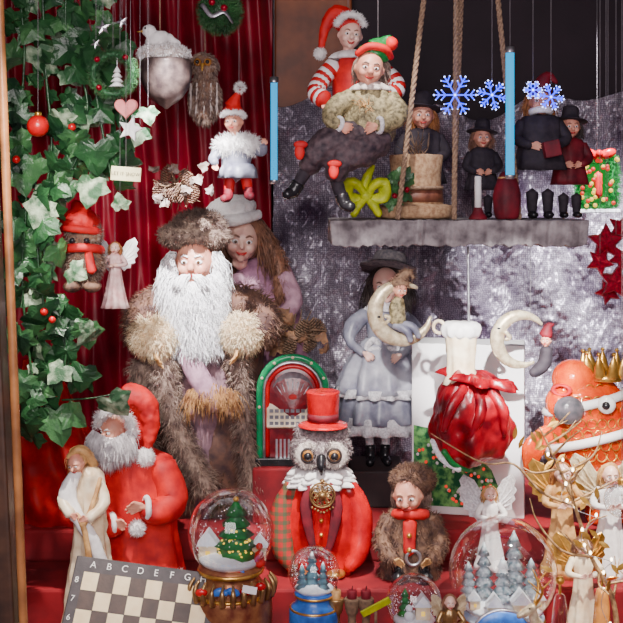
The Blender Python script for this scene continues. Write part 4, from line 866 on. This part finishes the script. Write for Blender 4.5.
g=doll('villager_doll',540,.15,84,13,SHELF,blackc,maroon,hairo,1.2,yaw=10,brim=False); a=A().box((546,150,-26),(8,8,6),rot(-12)); g.add('parcel',a,maroon,bevel=1); g.add('white_scarf',A().torus((540,112,-4),9,3.5,rot(0,0,80)),white)
g=doll('villager_doll',570,.2,112,11,SHELF,maroon,blackc,haird,1.0)
y=.07; B=bpy_at(SHELF,y)-.8; g=G('small_red_sack',507,B,y); g.add('bag',A().lathe((507,0,0),[(5,172),(9,178),(14,195),(12,B-2),(6,B)],fold=(6,.06,0)),maroon,disp=(2,6)); g.add('tie',A().torus((507,178,0),8,1.2,rot(0,0,90)),goldp)
g=G('white_candle',478,bpy_at(SHELF,.05)-.3,.05); g.add('candle',A().lathe((478,0,0),[(3,176),(3.4,178),(3.4,g.py-4)],smooth=False),white); g.add('wick',A().tube([(478,176,0),(478,172,0)],.4,5),black); g.add('holder',A().lathe((478,0,0),[(4,g.py-12),(5,g.py-8),(9,g.py-2),(9,g.py)]),maroon)
# ------------- illuminated wreath frame at right
y=.4; g=G('light_up_wreath_sign',597,210,y)
a=A()
for (p,q) in(((581,160,0),(613,160,0)),((613,160,0),(613,204,0)),((613,204,0),(581,204,0)),((581,204,0),(581,160,0))): a.tube([p,q],4.5,10,k=3)
g.add('garland_frame',a,green); g.fur('garland_needles',a,1800,6,.5,mat('bright_tinsel',(.02,.7,.1),emit=.35,rough=.4,bump=0),0,.5)
g.add('backing',A().box((597,182,5),(17,23,1)),mat('lit_green_panel',(.02,.55,.06),emit=.45,bump=0)); r_=A();yy=A()
for i in range(40): (r_ if i%2 else yy).ell((rng.uniform(578,616),rng.uniform(158,207),-6),2.2,n=8,m=6)
g.add('red_bulbs',r_,ledr); g.add('yellow_bulbs',yy,ledy); g.add('red_bow',A().ell((588,154,-6),(9,5,4),rot(20)).ell((606,154,-6),(9,5,4),rot(-20)).ell((597,154,-8),4),redsat)
g.add('candle',A().tube([(597,196,-5),(597,174,-5)],4,8),red); g.add('snow_ledge',A().box((597,211,0),(22,2,6)),snow,bevel=1); g.cord(597,150)
# ------------- red glitter stars
for (x,z,S,rr) in((606,242,20,0),(600,262,15,30),(616,282,19,10),(608,292,14,50),(622,228,16,20),(622,258,15,40)):
    g=G('red_star_ornament',x,z,.02+rng.uniform(0,.08)); g.add('star',A().prism((x,z,0),star(S,.5),S*.25,inset=.15,R=rot(rr,15,0)),glred,smooth=False); g.cord(x,z-S*.6)
# ------------- orange fish ornament with gold crown
y=.27; B=bpy_at(T3,y); g=G('crowned_fish_ornament',585,B,y)
b=A().ell((590,428,0),(46,58,34),rot(-14)); b.ell((572,378,-6),(22,20,20)); b.ell((556,400,-14),(14,16,14)); b.tube([(600,470,0),(606,495,0),(610,B-6,0)],[30,22,26])
g.add('body',b,orange,remesh=2.2)
bands=A()
for (yc,rx) in((402,41),(436,49),(470,36)): bands.torus((590+(yc-428)*.2,yc,-2),rx*.98,4.5,rot(-14,0,83),sy=.78)
g.add('white_bands',bands,cardw)
scl=A()
for i in range(9):
    for j in range(9):
        u=(i-4)/4.4+(.11 if j%2 else 0); v_=(j-4)/5
        if u*u+v_*v_<.82: scl.torus((590+u*44+v_*8,428+v_*54,-34*math.sqrt(1-u*u-v_*v_)*.99-1),4.6,.6,rot(-14,-u*55,-v_*40),n=16,m=6)
g.add('gold_scales',scl,gold)
g.add('fins',A().tube([(548,430,-10),(530,446,-16),(528,476,-12)],[9,12,4],12,flat=.3).tube([(628,400,0),(650,420,0),(656,450,0)],[9,14,5],12,flat=.3),orange)
g.add('lips',A().torus((556,386,-24),8,2.6,rot(0,20,0),sy=.6),red); g.add('eye',A().ell((561,404,-34),(15,14,10)),mat('grey_glass',(.13,.11,.13),(.06,.06,.07),rough=.12)); g.add('second_eye',A().ell((597,398,-36),(9,9,6)),eyew); g.add('pupil',A().ell((595,398,-41),4),black)
c=A().lathe((603,0,-6),[(18,372),(18,378),(17,379)],smooth=False)
for k in range(9):
    an=k*.698; q=(603+17*math.cos(an),0,-6+17*math.sin(an)); c.tube([(q[0],374,q[2]),(q[0]+3*math.cos(an),362,q[2]+3*math.sin(an)),(q[0]+4*math.cos(an),353,q[2]+4*math.sin(an))],[6.5,4.5,.8],8,flat=.5); c.ell((q[0]+4*math.cos(an),351,q[2]+4*math.sin(an)),2)
g.add('gold_crown',c,gold)
# ------------- glittered branch on the right, wound with added bulbs for bright white spots
y=-.16; B=bpy_at(T1,y); g=G('glittered_branch',620,B,y); a=A()
main=[(620,B,0),(613,600,0),(590,555,-5),(572,500,-5),(553,455,0),(540,428,2)]; a.tube(main,[3.2,2.6,2.2,1.9,1.5,1],7,k=6); C=cat(main,6)
for i in range(6,len(C)-2,2):
    d=nrm(rng.normal(0,1,3)*np.array([1,.5,.4])+np.array([-.1,-.8,0])); l=rng.uniform(25,55); p=C[i]; e=p+d*l; m=p+d*l*.5+rng.normal(0,3,3); a.tube([p,m,e],[1.5,1.1,.6],6,k=4)
    a.tube([m,m+nrm(d+rng.normal(0,.7,3))*l*.4],[.9,.4],5,k=2)
a.tube([(575,505,-5),(540,490,-8),(512,462,-10),(480,460,-10),(430,432,-8)],[1.6,1.4,1.1,.8,.5],6,k=6)
a.tube([(590,555,-5),(560,548,-8),(536,520,-8),(528,496,-8)],[1.6,1.3,.9,.4],6,k=5); a.tube([(560,472,-5),(590,455,-8),(600,430,-8)],[1.5,1.2,.5],6,k=5)
g.add('branches',a,mat('golden_twig',(.6,.38,.18),(.25,.14,.07),rough=.45,metal=.3,scale=100,bump=.6))
lf=A()
for i in range(34):
    p=C[rng.integers(8,len(C))]+rng.normal(0,1,3)*np.array([18,15,5]); R_=rot(rng.uniform(0,360),rng.uniform(-40,40),0)
    lf.prism(p,[(0,-7),(2.4,-3),(2.6,1),(0,7),(-2.6,1),(-2.4,-3)],.4,R_)
g.add('gold_leaves',lf,gold,smooth=False)
fb=A(); wr=[]
for i,p in enumerate(cat([(620,B-10,-6),(600,590,-9),(606,560,-9),(578,545,-10),(590,515,-9),(562,500,-10),(570,470,-8),(548,455,-6)],4)):
    wr.append(p+np.array([4*math.sin(i*1.7),0,3*math.cos(i*1.7)]))
    if i%2==0: fb.ell(wr[-1]+np.array([0,-3,0]),(1.3,2,1.3),n=8,m=6)
g.add('added_bulb_wire',A().tube(wr,.35,5,k=3),string); g.add('added_glow_bulbs',fb,warmb)
g=G('glass_bauble',622,500,-.1); g.add('ball',A().ell((622,500,0),18,n=32,m=20),glass); g.add('cap',A().lathe((622,0,0),[(4,478),(4.5,479),(4.5,484)],smooth=False),gold); g.cord(622,478)
# --------------- lights
def aim(o,t): d=Vector(t)-o.location; o.rotation_euler=d.to_track_quat('-Z','Y').to_euler()
def area(n,loc,t,size,p,c=(1,1,1)):
    l=bpy.data.lights.new(n,'AREA'); l.size=size; l.energy=p; l.color=c; o=bpy.data.objects.new(n,l); bpy.context.collection.objects.link(o); o.location=loc; aim(o,t)
def spot(n,loc,t,ang,p,c=(1,1,1),blend=.7,r=.015):
    l=bpy.data.lights.new(n,'SPOT'); l.spot_size=math.radians(ang); l.energy=p; l.color=c; l.spot_blend=blend; l.shadow_soft_size=r; o=bpy.data.objects.new(n,l); bpy.context.collection.objects.link(o); o.location=loc; aim(o,t)
area('added_front_fill',(-.1,-1.9,1.3),(0,.2,.7),1.0,34,(1,.91,.92))  # added general fill from outside the window, no real lamp
spot('ceiling_spot_1',(-.26,-.45,1.58),world(202,315,.35),22,330,(1,.97,.98))
spot('added_front_spot_2',(.25,-1.3,1.36),world(500,375,.3),14,560,(1,.98,.96))  # added spot outside the window, aimed under the shelf at the box
spot('ceiling_spot_3',(.05,-.5,1.58),world(325,500,.1),20,230,(1,.95,.88))
spot('ceiling_spot_4',(-.45,-.45,1.58),world(105,500,.05),28,130,(1,.92,.84))
spot('ceiling_spot_5',(.75,.1,1.6),world(590,310,.75),44,190,(.98,.96,1))
spot('ceiling_spot_6',(.65,-.45,1.58),world(590,540,0),28,260,(1,.93,.82))
spot('ceiling_spot_7',(-.6,.1,1.6),world(120,250,.7),50,34,(1,.92,.9))
spot('ceiling_spot_8',(.1,-.35,1.6),world(370,110,.05),34,30,(1,.95,.9))
spot('added_front_spot_9',(.2,-1.3,1.3),world(600,410,.25),12,140,(1,.95,.85))  # added spot outside the window, brightens the fish
spot('added_front_spot_10',(-.1,-1.3,1.3),world(385,350,.4),11,160,(1,.95,.92))  # added spot outside the window, brightens the grey doll
spot('added_front_spot_11',(-.4,-1.2,1.4),world(80,200,0),24,60,(1,.97,.9))  # added spot outside the window, brightens the ivy side
w=bpy.data.worlds.new('World'); bpy.context.scene.world=w; w.use_nodes=True; w.node_tree.nodes['Background'].inputs[0].default_value=(.6,.42,.5,1); w.node_tree.nodes['Background'].inputs[1].default_value=.33
# --------------- camera (level, lens-shifted down like a pitched shot)
cd=bpy.data.cameras.new('Camera'); co=bpy.data.objects.new('Camera',cd); bpy.context.collection.objects.link(co)
co.location=(0,CY,ZH); co.rotation_euler=(math.pi/2,0,0); cd.sensor_width=36; cd.lens=36*2.2/1.246; cd.shift_y=-(311.5-HZ)/623; cd.clip_start=.05
bpy.context.scene.camera=co
